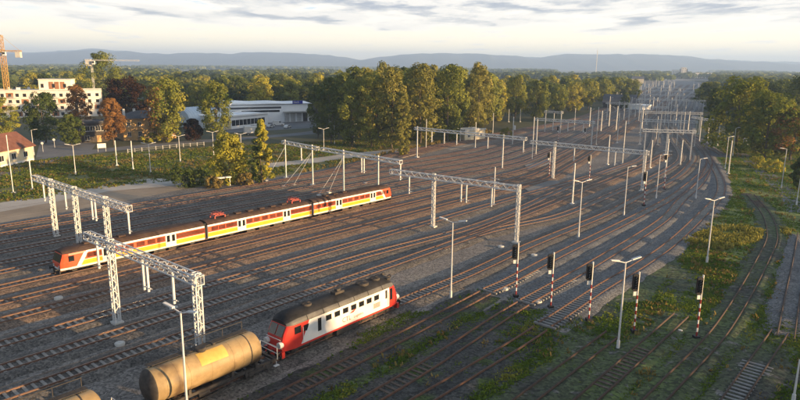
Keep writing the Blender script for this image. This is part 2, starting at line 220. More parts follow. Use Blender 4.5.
MISC = {'board': ((16.2, 155.9), (22.0, 161.9)),
 'board1': ((-94.2, 192.2), (-92.1, 193.5)),
 'crane': (-196.2, 308.7),
 'crane2': (-155.7, 313.5),
 'fence': [(-84.2, 190.7), (-79.8, 196.8), (-73.0, 204.7), (-65.2, 211.9)],
 'post_a': (-110.6, 191.1),
 'post_b': (-112.1, 200.5),
 'signbox': (39.6, 220.0),
 'tank': (124.2, 223.6),
 'tower': (1745.0, 5696.3),
 'truck': (-57.9, 242.1),
 'van': (-54.9, 283.8),
 'white_shelter': ((-41.2, 137.8), (-39.3, 139.1)),
 'whitebox': (103.0, 174.8)}
RIDGE = [(-10851, 179), (-10143, 197), (-9436, 210), (-8965, 219), (-8256, 249), (-7594, 294), (-7263, 322), (-6795, 297), (-6372, 301), (-6024, 251), (-5320, 242), (-4730, 284), (-3979, 264), (-3743, 302), (-3202, 308), (-2264, 282), (-1677, 249), (-1255, 198), (-926, 150), (-549, 218), (-33, 280), (718, 321), (1727, 317), (2668, 280), (3023, 238), (3374, 255), (3839, 337), (4427, 322), (4942, 338), (5715, 352), (6658, 308), (7299, 241), (7962, 201), (8790, 168), (9381, 146), (10326, 125), (11033, 120)]
RIDGE2 = [(-13377, 257), (-10471, 312), (-9451, 378), (-8924, 431), (-8293, 375), (-6418, 265), (-2070, 193), (-1142, 173), (-39, 212), (3437, 315), (4598, 284), (8653, 307), (10399, 253), (11561, 236), (13598, 198)]

# ------------------------------------------------------------------ materials
def mat(name, base, rough=0.85, var=0.25, scale=1.0, metal=0.0, base2=None, bump=0.0, bscale=None, spec=0.3, coord='Object', fleck=None, speck=None):
    m = bpy.data.materials.new(name); m.use_nodes = True; t = m.node_tree; b = t.nodes['Principled BSDF']
    b.inputs['Roughness'].default_value = rough; b.inputs['Metallic'].default_value = metal; b.inputs['Specular IOR Level'].default_value = spec
    tc = t.nodes.new('ShaderNodeTexCoord'); ns = t.nodes.new('ShaderNodeTexNoise'); ns.inputs['Scale'].default_value = scale; ns.inputs['Detail'].default_value = 6; ns.inputs['Roughness'].default_value = 0.65
    t.links.new(tc.outputs[coord], ns.inputs['Vector'])
    rp = t.nodes.new('ShaderNodeValToRGB'); t.links.new(ns.outputs['Fac'], rp.inputs[0])
    b2 = base2 or tuple(min(1, c*(1+var)) for c in base); b1 = base if base2 else tuple(c*(1-var) for c in base)
    rp.color_ramp.elements[0].position = 0.34; rp.color_ramp.elements[1].position = 0.66
    rp.color_ramp.elements[0].color = (*b1, 1); rp.color_ramp.elements[1].color = (*b2, 1)
    col = rp.outputs[0]
    if fleck:                                        # (scale, colour, threshold): scattered specks of another colour
        n2 = t.nodes.new('ShaderNodeTexNoise'); n2.inputs['Scale'].default_value = fleck[0]; n2.inputs['Detail'].default_value = 3
        t.links.new(tc.outputs[coord], n2.inputs['Vector'])
        mr = t.nodes.new('ShaderNodeMapRange'); mr.inputs[1].default_value = fleck[2]; mr.inputs[2].default_value = fleck[2]+0.08
        t.links.new(n2.outputs['Fac'], mr.inputs[0])
        mx = t.nodes.new('ShaderNodeMix'); mx.data_type = 'RGBA'; t.links.new(mr.outputs[0], mx.inputs[0]); t.links.new(col, mx.inputs[6]); mx.inputs[7].default_value = (*fleck[1], 1)
        col = mx.outputs[2]
    if speck:                                        # (scale, low, high): single stones lighter and darker than their neighbours
        n3 = t.nodes.new('ShaderNodeTexVoronoi'); n3.inputs['Scale'].default_value = speck[0]; t.links.new(tc.outputs[coord], n3.inputs['Vector'])
        sx = t.nodes.new('ShaderNodeSeparateColor'); t.links.new(n3.outputs['Color'], sx.inputs[0])
        m3 = t.nodes.new('ShaderNodeMapRange'); m3.inputs[3].default_value = speck[1]; m3.inputs[4].default_value = speck[2]; t.links.new(sx.outputs[0], m3.inputs[0])
        mv = t.nodes.new('ShaderNodeVectorMath'); mv.operation = 'SCALE'; t.links.new(col, mv.inputs[0]); t.links.new(m3.outputs[0], mv.inputs[3]); col = mv.outputs[0]
    t.links.new(col, b.inputs['Base Color'])
    if bump:
        nb = t.nodes.new('ShaderNodeTexNoise'); nb.inputs['Scale'].default_value = bscale or scale*4; nb.inputs['Detail'].default_value = 4
        t.links.new(tc.outputs[coord], nb.inputs['Vector'])
        bp = t.nodes.new('ShaderNodeBump'); bp.inputs['Strength'].default_value = bump; bp.inputs['Distance'].default_value = 0.1
        t.links.new(nb.outputs['Fac'], bp.inputs['Height']); t.links.new(bp.outputs[0], b.inputs['Normal'])
    return m
def leaf_mat(name, a, b, c=None):
    m = bpy.data.materials.new(name); m.use_nodes = True; t = m.node_tree; t.nodes.clear()
    o = t.nodes.new('ShaderNodeOutputMaterial'); at = t.nodes.new('ShaderNodeAttribute'); at.attribute_name = 'tint'
    oi = t.nodes.new('ShaderNodeObjectInfo')
    rp = t.nodes.new('ShaderNodeValToRGB'); ad = t.nodes.new('ShaderNodeMath'); ad.operation = 'MULTIPLY_ADD'; ad.inputs[1].default_value = 0.30
    t.links.new(oi.outputs['Random'], ad.inputs[0]); t.links.new(at.outputs['Fac'], ad.inputs[2])
    su = t.nodes.new('ShaderNodeMath'); su.operation = 'SUBTRACT'; su.inputs[1].default_value = 0.15; t.links.new(ad.outputs[0], su.inputs[0])
    t.links.new(su.outputs[0], rp.inputs[0])
    k_ = 1.5 if name == 'grass_blades' else 1.0 if 'weed' in name or 'dry' in name or 'straw' in name or 'orange' in name or 'red' in name else 2.35
    a, b = [tuple(min(.6, q*k_) for q in w) for w in (a, b)]; c = c and tuple(min(.6, q*k_) for q in c)
    rp.color_ramp.elements[0].color = (*a, 1); rp.color_ramp.elements[1].color = (*b, 1)
    if c:
        e = rp.color_ramp.elements.new(0.72); e.color = (*b, 1); rp.color_ramp.elements[-1].color = (*c, 1)
    d = t.nodes.new('ShaderNodeBsdfDiffuse'); tr = t.nodes.new('ShaderNodeBsdfTranslucent'); mx = t.nodes.new('ShaderNodeMixShader'); mx.inputs[0].default_value = 0.3
    t.links.new(rp.outputs[0], d.inputs[0]); t.links.new(rp.outputs[0], tr.inputs[0]); t.links.new(d.outputs[0], mx.inputs[1]); t.links.new(tr.outputs[0], mx.inputs[2]); t.links.new(mx.outputs[0], o.inputs[0])
    return m
M = dict(
 ground=mat('meadow', (.040,.048,.016), var=.4, scale=.02, base2=(.085,.075,.030), bump=.4, bscale=.6),
 field=mat('lawn', (.055,.085,.018), scale=.10, base2=(.17,.145,.045), bump=.8, bscale=1.6, fleck=(.35,(.17,.135,.06),.60)),
 rough=mat('rough_soil', (.036,.035,.030), scale=.075, base2=(.066,.095,.024), bump=1.0, bscale=2.2, speck=(3.5,.4,1.6), fleck=(.9,(.10,.095,.085),.60)),
 verge=mat('grass_verge', (.075,.125,.020), scale=.07, base2=(.16,.16,.042), bump=1.0, bscale=2.0, fleck=(.16,(.045,.038,.028),.58), speck=(3,.5,1.5)),
 yard=mat('grey_cess_gravel', (.110,.099,.090), scale=.10, base2=(.185,.164,.145), bump=.8, bscale=7, fleck=(.10,(.18,.162,.14),.62), speck=(5.5,.45,1.6)),
 farstone=mat('pale_gravel', (.14,.135,.13), scale=.05, base2=(.22,.21,.20), bump=.4, bscale=3),
 bed_d=mat('dark_ballast', (.070,.063,.057), scale=.4, base2=(.128,.114,.100), bump=1.0, bscale=9, speck=(6,.4,1.6)),
 bed_r=mat('rusty_ballast', (.092,.066,.050), scale=.16, base2=(.190,.130,.090), bump=1.0, bscale=9, speck=(6,.4,1.6)),
 bed_w=mat('clean_ballast', (.088,.090,.095), scale=.3, base2=(.15,.148,.146), bump=1.0, bscale=9, speck=(6,.45,1.5)),
 bed_mid=mat('beige_ballast', (.13,.122,.11), scale=.3, base2=(.21,.195,.172), bump=1.0, bscale=9, speck=(6,.5,1.5)),
 bed_o=mat('overgrown_ballast', (.026,.026,.025), scale=.25, base2=(.058,.056,.050), bump=1.0, bscale=5, fleck=(.3,(.038,.055,.014),.54), speck=(5,.4,1.7)),
 rail=mat('rusty_rail', (.055,.030,.022), rough=.55, scale=2, base2=(.105,.050,.030), metal=.2),
 rail_old=mat('old_rail', (.030,.020,.016), rough=.7, scale=2, base2=(.06,.035,.024)),
 roofedge=mat('roof_edge_grey', (.055,.054,.054), rough=.55, scale=.9, base2=(.11,.108,.105)),
 railtop=mat('rail_steel', (.20,.13,.10), rough=.35, metal=.6, scale=1),
 sl_c=mat('concrete_sleeper', (.185,.17,.155), scale=1.2, base2=(.27,.25,.225)),
 sl_r=mat('dusty_sleeper', (.15,.125,.105), scale=1.2, base2=(.24,.205,.175)),
 sl_w=mat('wooden_sleeper', (.060,.045,.035), scale=1.5, base2=(.12,.09,.07)),
 sl_n=mat('new_sleeper', (.15,.148,.145), scale=1.2, base2=(.22,.215,.21)),
 dirt=mat('bare_dirt', (.19,.145,.10), scale=.09, base2=(.30,.24,.175), bump=.5, bscale=2),
 path=mat('concrete_path', (.29,.26,.225), scale=.12, base2=(.41,.375,.33), bump=.3, bscale=2),
 asphalt=mat('worn_asphalt', (.11,.11,.115), scale=.15, base2=(.17,.168,.165), bump=.2, bscale=6),
 concrete=mat('concrete', (.38,.37,.35), scale=.8, base2=(.50,.49,.46)),
 galv=mat('galvanised_paint', (.42,.43,.44), rough=.6, scale=.7, base2=(.58,.58,.57)),
 pole=mat('pole_paint', (.45,.45,.45), rough=.55, scale=.6, base2=(.60,.59,.58)),
 white=mat('white_paint', (.56,.55,.53), rough=.45, scale=.6, base2=(.68,.67,.65)),
 red=mat('red_paint', (.42,.025,.018), rough=.4, scale=.7, base2=(.52,.04,.028)),
 sigred=mat('signal_red', (.22,.016,.016), rough=.5, var=.15),
 black=mat('black_paint', (.014,.014,.016), rough=.5, var=.3),
 dark=mat('dark_grime', (.030,.027,.025), rough=.8, scale=2, base2=(.065,.055,.048)),
 roof=mat('loco_roof', (.010,.010,.011), spec=.15, rough=.75, scale=.9, base2=(.034,.033,.034)),
 emuroof=mat('train_roof', (.040,.024,.019), spec=.15, rough=.8, scale=1.0, base2=(.075,.050,.040)),
 tint=mat('red_reflection_glass', (.075,.022,.014), rough=.12, scale=.6, base2=(.17,.05,.03), spec=.5),  # reddish reflection of the lit surroundings put into the pane colour
 glass=mat('dark_glass', (.012,.014,.017), rough=.08, var=.2, spec=.6),
 orange=mat('orange_red_paint', (.50,.062,.022), rough=.4, scale=.5, base2=(.58,.085,.03)),
 yellow=mat('yellow_paint', (.66,.30,.012), rough=.4, scale=.5, base2=(.74,.36,.02)),
 tank=mat('tank_ochre', (.20,.140,.070), rough=.55, scale=.5, base2=(.33,.24,.125), fleck=(.30,(.10,.065,.036),.54)),
 tankpanel=mat('tank_sunlit_yellow', (.42,.265,.06), rough=.45, scale=.6, base2=(.56,.37,.10)),  # sunlight on the upper tank side put into the colour
 maroonmetal=mat('pantograph_red', (.33,.06,.045), rough=.5, var=.2),
 cream=mat('cream_plaster', (.52,.44,.30), scale=.25, base2=(.62,.54,.39)),
 ochre=mat('ochre_plaster', (.36,.22,.095), scale=.22, base2=(.50,.33,.15), fleck=(.3,(.24,.16,.09),.6)),
 wallwhite=mat('white_render', (.56,.53,.48), scale=.12, base2=(.68,.65,.60)),
 shedblue=mat('pale_blue_sheet', (.44,.52,.60), rough=.5, scale=.2, base2=(.55,.62,.68)),
 hallwhite=mat('white_sheet', (.78,.79,.80), rough=.5, scale=.15, base2=(.86,.86,.86)),
 tile=mat('brown_roof_tiles', (.11,.045,.032), scale=.8, base2=(.17,.075,.052), bump=.3, bscale=6),
 darkroof=mat('dark_roof_felt', (.05,.052,.06), scale=.4, base2=(.09,.09,.10)),
 brick=mat('raw_brown_wall', (.22,.10,.05), scale=.5, base2=(.32,.16,.08)),
 signblue=mat('sign_blue', (.03,.04,.30), rough=.4, var=.1),
 crane=mat('crane_yellow', (.36,.21,.055), rough=.6, scale=.5, base2=(.44,.27,.08)),
 tarp=mat('green_tarpaulin', (.05,.20,.15), rough=.6, scale=.4, base2=(.09,.27,.21)),
 bark=mat('bark', (.065,.050,.038), scale=2, base2=(.12,.095,.07)),
 birch=mat('pale_bark', (.25,.22,.19), scale=2, base2=(.40,.37,.33)),
 hill=mat('hill_forest', (.020,.028,.028), scale=.0012, base2=(.042,.050,.044)),
 tyre=mat('tyre', (.02,.02,.02), rough=.9, var=.2),
)
L_ = dict(
 green=leaf_mat('green_leaves', (.030,.045,.010), (.100,.100,.018), (.155,.140,.026)),
 dark=leaf_mat('dark_leaves', (.016,.026,.008), (.040,.050,.012), (.075,.072,.018)),
 dark2=leaf_mat('deep_green_leaves', (.020,.032,.008), (.070,.078,.012), (.18,.155,.022)),
 olive=leaf_mat('olive_leaves', (.030,.040,.010), (.095,.100,.020), (.145,.135,.032)),
 brown=leaf_mat('brownish_leaves', (.036,.042,.012), (.105,.098,.024), (.155,.128,.036)),
 yellow=leaf_mat('yellow_leaves', (.070,.075,.012), (.17,.15,.022), (.25,.19,.035)),
 orange=leaf_mat('orange_leaves', (.13,.065,.022), (.26,.135,.045), (.34,.19,.07)),
 maroon=leaf_mat('dark_red_leaves', (.018,.012,.008), (.042,.022,.013), (.075,.036,.02)),
 grass=leaf_mat('grass_blades', (.030,.055,.010), (.085,.105,.018), (.17,.145,.04)),
 dry=leaf_mat('dry_grass_blades', (.10,.075,.025), (.23,.175,.060), (.30,.24,.09)),
 straw=leaf_mat('straw_grass', (.085,.10,.02), (.25,.23,.05), (.40,.34,.09)),  # sunlight on the grass strip is put into this leaf colour
 weed=leaf_mat('weed_leaves', (.055,.105,.014), (.13,.18,.027), (.25,.235,.042)),
)

# ------------------------------------------------------------------ mesh builder and tagging
class MB:
    def __init__(s, *mats): s.v = []; s.f = []; s.m = []; s.mats = list(mats); s.smooth = set()
    def add(s, vs, fs, m=0, smooth=False):
        b = len(s.v); s.v += [tuple(p) for p in vs]
        for f in fs:
            if smooth: s.smooth.add(len(s.f))
            s.f.append(tuple(b+i for i in f)); s.m.append(m)
        return s
    def box(s, x0, x1, y0, y1, z0, z1, m=0):
        vs = [(x, y, z) for z in (z0, z1) for y in (y0, y1) for x in (x0, x1)]
        return s.add(vs, [(0,2,3,1),(4,5,7,6),(0,1,5,4),(2,6,7,3),(0,4,6,2),(1,3,7,5)], m)
    def bar(s, p, q, w, h=None, m=0):
        p, q = Vector(p), Vector(q); d = q-p
        if d.length < 1e-6: return s
        d.normalize(); up = Vector((0,0,1)) if abs(d.z) < .95 else Vector((0,1,0))
        a = d.cross(up).normalized()*w/2; b = a.cross(d).normalized()*(h or w)/2
        vs = [c+i*a+j*b for c in (p, q) for j in (-1, 1) for i in (-1, 1)]
        return s.add(vs, [(0,2,3,1),(4,5,7,6),(0,1,5,4),(2,6,7,3),(0,4,6,2),(1,3,7,5)], m)
    def cyl(s, p, q, r0, r1=None, n=10, m=0, cap=True):
        p, q = Vector(p), Vector(q); r1 = r0 if r1 is None else r1; d = (q-p).normalized()
        up = Vector((0,0,1)) if abs(d.z) < .95 else Vector((0,1,0)); a = d.cross(up).normalized(); b = a.cross(d)
        vs = [c+r*(math.cos(t)*a+math.sin(t)*b) for c, r in ((p, r0), (q, r1)) for t in [2*math.pi*i/n for i in range(n)]]
        s.add(vs, [(i, (i+1) % n, n+(i+1) % n, n+i) for i in range(n)], m, n > 6)
        if cap: s.add(vs[:n], [tuple(range(n))[::-1]], m); s.add(vs[n:], [tuple(range(n))], m)
        return s
    def prism(s, poly, axis, a, b, m=0):
        def P(u, v, w): return {'x': (w, u, v), 'y': (u, w, v), 'z': (u, v, w)}[axis]
        n = len(poly); vs = [P(u, v, w) for w in (a, b) for u, v in poly]
        return s.add(vs, [tuple(range(n))[::-1], tuple(range(n, 2*n))]+[(i, (i+1) % n, n+(i+1) % n, n+i) for i in range(n)], m)
    def loft(s, rings, ms, closed=False, smooth=False):
        n = len(rings[0]); b = len(s.v); s.v += [tuple(p) for r in rings for p in r]
        for i in range(len(rings)-1):
            for j in range(n if closed else n-1):
                k = (j+1) % n
                if smooth: s.smooth.add(len(s.f))
                s.f.append((b+i*n+j, b+i*n+k, b+(i+1)*n+k, b+(i+1)*n+j)); s.m.append(ms(i, j) if callable(ms) else ms)
        return s
    def mesh(s, name):
        me = bpy.data.meshes.new(name); me.from_pydata(s.v, [], s.f)
        for m in s.mats: me.materials.append(M[m] if isinstance(m, str) else m)
        me.polygons.foreach_set('material_index', s.m)
        if s.smooth: me.polygons.foreach_set('use_smooth', [i in s.smooth for i in range(len(s.f))])
        me.update(); return me
    def build(s, name, parent=None, **k): return link(name, s.mesh(name), parent, **k)
def fix_normals(me):
    b = bmesh.new(); b.from_mesh(me); bmesh.ops.recalc_face_normals(b, faces=b.faces); b.to_mesh(me); b.free()
def link(name, data, parent=None, loc=None, rz=0):
    o = bpy.data.objects.new(name, data); C.objects.link(o)
    if parent is not None: o.parent = parent
    if loc is not None: o.location = (*loc, 0)[:3] if len(loc) == 2 else loc
    if rz: o.rotation_euler = (0, 0, rz)
    return o
def tag(o, label=None, cat=None, group=None, kind=None):
    for k, v in (('label', label), ('category', cat), ('group', group), ('kind', kind)):
        if v: o[k] = v
    return o
def thing(name, label, cat, loc=(0,0,0), rz=0, group=None): return tag(link(name, None, None, loc, rz), label, cat, group)
def raw_mesh(name, v, f, mats, tint=None, mi=None):
    v = np.asarray(v, dtype=np.float32); f = np.asarray(f, dtype=np.int32); k = f.shape[1]
    me = bpy.data.meshes.new(name); me.vertices.add(len(v)); me.vertices.foreach_set('co', v.ravel())
    me.loops.add(f.size); me.loops.foreach_set('vertex_index', f.ravel())
    me.polygons.add(len(f)); me.polygons.foreach_set('loop_start', np.arange(0, f.size, k, dtype=np.int32))
    for m in mats: me.materials.append(m)
    if mi is not None: me.polygons.foreach_set('material_index', np.asarray(mi, dtype=np.int32))
    me.update(calc_edges=True)
    if tint is not None:
        a = me.attributes.new('tint', 'FLOAT', 'FACE'); a.data.foreach_set('value', np.asarray(tint, dtype=np.float32))
    return me
def sheet(name, pts, z, m, kind='structure', cell=None):
    b = bmesh.new(); vs = [b.verts.new((x, y, z)) for x, y in pts]; fc = b.faces.new(vs)
    if fc.normal.z < 0 or True: bmesh.ops.recalc_face_normals(b, faces=b.faces)
    b.normal_update()
    if b.faces[:][0].normal.z < 0: bmesh.ops.reverse_faces(b, faces=b.faces)
    bmesh.ops.triangulate(b, faces=b.faces)
    me = bpy.data.meshes.new(name); b.to_mesh(me); b.free(); me.materials.append(M[m])
    o = link(name, me)
    if kind: o['kind'] = kind
    return o
def inside(P, poly):
    x, y = P[:, 0], P[:, 1]; r = np.zeros(len(P), bool); n = len(poly)
    for i in range(n):
        x0, y0 = poly[i]; x1, y1 = poly[(i+1) % n]
        if y0 == y1: continue
        r ^= ((y0 > y) != (y1 > y)) & (x < (x1-x0)*(y-y0)/(y1-y0)+x0)
    return r
def blotch(P, s, seed=0):                      # smooth pseudo noise 0..1 over the ground
    r = np.random.default_rng(seed); a = np.zeros(len(P))
    for i in range(7):
        th = r.random()*6.28; k = (0.6+1.3*r.random())/s
        a += np.sin((P[:, 0]*math.cos(th)+P[:, 1]*math.sin(th))*k*6.28+r.random()*6.28)
    return 0.5+a/7

# ------------------------------------------------------------------ the setting
def plane_grid(name, half, z, m):
    o = link(name, raw_mesh(name, [(-half,-half,z),(half,-half,z),(half,half,z),(-half,half,z)], [(0,1,2,3)], [M[m]])); o['kind'] = 'structure'; return o
plane_grid('ground', 12000, 0.0, 'ground')
YARD = YARD_LEFT + YARD_RIGHT[::-1]
sheet('gravel_yard', YARD, 0.016, 'yard')
k0 = next(i for i, q in enumerate(YARD_LEFT) if q[1] > 380); k1 = next(i for i, q in enumerate(YARD_RIGHT) if q[1] > 330)
sheet('hazy_far_gravel', YARD_LEFT[k0:]+YARD_RIGHT[k1:][::-1], 0.0195, 'farstone')  # paler than the near gravel: haze of the distance put into the colour
LAWN = [(-260,60)] + [(x-0.2, y+0.2) for x, y in YARD_LEFT[:8]] + [(30,262),(10,262),(-30,225),(-66,205),(-110,178),(-260,150)]
sheet('lawn', LAWN, 0.006, 'field')
VERGE = [(x+.2, y-.2) for x, y in YARD_RIGHT[7:15]] + [(150,300),(190,330),(150,60),(60,40),(45,60)]
RIGHT = YARD_RIGHT[:14] + [(150,235),(150,60),(70,10),(-20,10)]
sheet('rough_ground', RIGHT, 0.005, 'rough')
sheet('grass_slope', [(46,95),(52,106),(66,126),(77,144),(88,165),(97,190),(106,214),(121,240),(150,235),(150,90),(95,62),(62,70),(48,84)], 0.010, 'verge')
sheet('dirt_strip', DIRT, 0.022, 'dirt')
sheet('concrete_path', PATH, 0.030, 'path')
sheet('lane', PATH2, 0.020, 'path')
def ribbon(name, pts, w, z, m, thick=0.0):
    P = smooth(pts, 4.0); v = []; f = []
    for i, (p, t) in enumerate(P):
        nx, ny = t[1], -t[0]
        v += [(p[0]-nx*w/2, p[1]-ny*w/2, z), (p[0]+nx*w/2, p[1]+ny*w/2, z)]
        if i: f.append((2*i-2, 2*i-1, 2*i+1, 2*i))
    o = link(name, raw_mesh(name, v, f, [M[m]])); o['kind'] = 'structure'; return o
def smooth(pts, step):
    """points and unit directions every `step` metres along a rounded line through pts"""
    p = [Vector((*a, 0)) for a in pts]; p = [p[0]*2-p[1]] + p + [p[-1]*2-p[-2]]; fine = []
    for i in range(1, len(p)-2):
        a, b, c, d = p[i-1:i+3]; L = (c-b).length; n = max(2, int(L/1.5))
        tb = (c-a)/max(.01, (c-b).length+(b-a).length)*L; tc_ = (d-b)/max(.01, (d-c).length+(c-b).length)*L
        for k in range(n):
            t = k/n; t2 = t*t; t3 = t2*t
            fine.append(b*(2*t3-3*t2+1)+tb*(t3-2*t2+t)+c*(-2*t3+3*t2)+tc_*(t3-t2))
    fine.append(p[-2]); xy = np.array([(q.x, q.y) for q in fine]); seg = np.hypot(*np.diff(xy, axis=0).T); s = np.concatenate([[0], np.cumsum(seg)])
    ss = np.arange(0, s[-1], step); X = np.interp(ss, s, xy[:, 0]); Y = np.interp(ss, s, xy[:, 1])
    tx = np.gradient(X); ty = np.gradient(Y); L = np.hypot(tx, ty)+1e-9
    return [((X[i], Y[i]), (tx[i]/L[i], ty[i]/L[i])) for i in range(len(ss))]
ribbon('road', ROAD, 8.0, 0.026, 'asphalt')
sheet('road_junction', APRON, 0.034, 'asphalt')
sheet('loading_yard', YARD2, 0.018, 'asphalt')
ribbon('right_lane', CARPATH, 4.2, 0.024, 'asphalt')
for i, s in enumerate(SLABS):
    b = MB('farstone'); b.prism(s, 'z', 0.02, 0.28 if i < 2 else .06, 0); o = b.build('concrete_slab'); fix_normals(o.data); o['kind'] = 'structure'
# hills on the horizon
def hills(name, prof, y0, yr, y1, seed):
    r = np.random.default_rng(seed); xs = np.linspace(prof[0][0], prof[-1][0], 240); h = np.interp(xs, [p[0] for p in prof], [p[1] for p in prof])
    h = h + np.interp(xs, np.linspace(xs[0], xs[-1], 130), r.normal(0, 4.0, 130)); rows = [(y0, 0), (y0+(yr-y0)*.4, .38), (y0+(yr-y0)*.75, .78), (yr, 1), (yr+(y1-yr)*.5, .6), (y1, 0)]
    v = []; n = len(xs)
    for y, k in rows:
        w = 1+(np.interp(xs, np.linspace(xs[0], xs[-1], 90), r.normal(0, .10, 90)) if 0 < k < 1 else 0)
        v += [(x, y+(0 if k in (0, 1) else r.normal(0, 60)), z-1) for x, z in zip(xs, h*k*w)]
    f = [(i*n+j, i*n+j+1, (i+1)*n+j+1, (i+1)*n+j) for i in range(len(rows)-1) for j in range(n-1)]
    me = raw_mesh(name, v, f, [M['hill']]); me.polygons.foreach_set('use_smooth', [True]*len(f)); o = link(name, me); o['kind'] = 'structure'
half = lambda q: [(x*.5, CAM_H+(z-CAM_H)*.5) for x, z in q]
hills('hills', half(RIDGE), 6000, 7500, 8500, 1)
hills('far_hills', half(RIDGE2), 8600, 9250, 10300, 2)

# ------------------------------------------------------------------ railway tracks
STYLE = dict(d=('bed_d','sl_c',.72), r=('bed_r','sl_r',.72), m=('bed_d','sl_c',.72), w=('bed_w','sl_n',.68), o=('bed_o','sl_w',.75), x=('bed_w','sl_n',.7), s=('bed_o','sl_n',.7))
rng = np.random.default_rng(3)
sl_mesh = {}
for k in ('sl_c','sl_w','sl_n','sl_r'):
    b = MB(k); b.prism([(-1.3,-.16),(1.3,-.16),(1.3,.03),(.55,.05),(-.55,.05),(-1.3,.03)], 'x', -.13, .13); me = b.mesh('sleeper'); fix_normals(me); sl_mesh[k] = me
CT = math.cos(R(12.2)); ST_ = math.sin(R(12.2))
def seen(x, y, margin=0.0):
    d = y*CT+CAM_H*ST_
    return d > 5 and abs(x)/d < .66+margin and (CAM_H*CT-y*ST_)/d < .34+margin
TRACK = {}
for ti, (nm, pts, kind) in enumerate(TRACKS):
    P = smooth(pts, 2.0); TRACK[nm] = P; bedm, slm, sp = STYLE[kind]; old = kind == 'o'; low = -.10 if old else 0.0
    dz = low+.005*(ti % 5)+.0011*ti
    t = thing('railway_track', None, None); t['kind'] = 'structure'
    v = []; f = []
    for i, (p, d) in enumerate(P):                    # ballast bed: a low bank with sloped shoulders
        tp = min(1, (i+.2)/6, (len(P)-i-.8)/6)
        nx, ny = d[1], -d[0]
        j1, j2 = rng.normal(0, .16, 2)
        for o_, z in ((-2.45+j1, .0), (-1.75, .19+dz), (-1.20, .272+dz), (-.92, .268+dz), (-.82, .20+dz), (.82, .20+dz), (.92, .268+dz), (1.20, .272+dz), (1.75, .19+dz), (2.45+j2, .0)): v.append((p[0]+nx*o_, p[1]+ny*o_, max(z*tp, .022)))
        if i: f += [(10*i-10+k, 10*i-9+k, 10*i+1+k, 10*i+k) for k in range(9)]
    me = raw_mesh('ballast_bed', v, f, [M['rough' if nm in ('Q','R3','R2','R1') else bedm], M['bed_mid']], mi=[1 if q % 9 == 4 and kind in 'mw' and nm != 'M' or (nm == 'M' and q % 9 == 4 and P[q//9][0][1] > 88) else 0 for q in range(len(f))]); link('ballast_bed', me, t)
    for s in (-.7525, .7525):                         # two rails: foot and head
        v = []; f = []; fm = []
        for i, (p, d) in enumerate(P):
            nx, ny = d[1], -d[0]
            for o_, z in ((-.085, .23), (-.05, .30), (-.05, .39), (.05, .39), (.05, .30), (.085, .23)): v.append((p[0]+nx*(s+o_), p[1]+ny*(s+o_), z+dz))
            if i:
                for k in range(5): f.append((6*i-6+k, 6*i-5+k, 6*i+1+k, 6*i+k)); fm.append(1 if k == 2 and kind in 'dr' and nm not in ('B', 'H', 'I') else 0)
        link('rail', raw_mesh('rail', v, f, [M['rail_old' if nm in ('Q','R3','R2','R1','R0') else 'rail'], M['railtop']], mi=fm), t)
    S_ = smooth(pts, sp); one = []; rest = []
    for p, d in S_:
        if not seen(*p, .02): continue
        dist = math.hypot(p[0], p[1], CAM_H)
        if old and blotch(np.array([p]), 26, ti)[0] < .86: continue       # buried under soil
        if kind == 'x' or (kind == 'w' and (nm == 'T6' or p[1] > 96+8*math.sin(ti*2.3))) or (kind == 's' and p[1] > 54): continue
        if False: continue       # buried under soil
        (one if dist < 84 and seen(*p) else rest if dist < 330 else []).append((p, d, dist))
    one.sort(key=lambda q: q[2]); rest += one[150:]; one = one[:150]
    for p, d, _ in one:
        o = link('sleeper', sl_mesh[slm], t, (p[0], p[1], .225+dz+rng.normal(0, .006)), math.atan2(d[1], d[0])+rng.normal(0, .012))
    if rest:
        base = np.array([v.co[:] for v in sl_mesh[slm].vertices]); fs = [tuple(q.vertices) for q in sl_mesh[slm].polygons]
        quads = [q for q in fs if len(q) == 4]; V = []; Q = []
        top = np.array([(-.13,-1.3,.03),(.13,-1.3,.03),(.13,1.3,.03),(-.13,1.3,.03),(-.13,-1.3,-.1),(.13,-1.3,-.1),(.13,1.3,-.1),(-.13,1.3,-.1)])
        q8 = np.array([(0,1,2,3),(0,4,5,1),(1,5,6,2),(2,6,7,3),(3,7,4,0)])
        for i, (p, d, _) in enumerate(rest):
            c, s = d; V.append(np.c_[p[0]+top[:, 0]*c-top[:, 1]*s, p[1]+top[:, 0]*s+top[:, 1]*c, top[:, 2]+.225+dz]); Q.append(q8+8*i)
        o = link('sleepers', raw_mesh('sleepers', np.concatenate(V), np.concatenate(Q), [M[slm]]), t); o['kind'] = 'stuff'

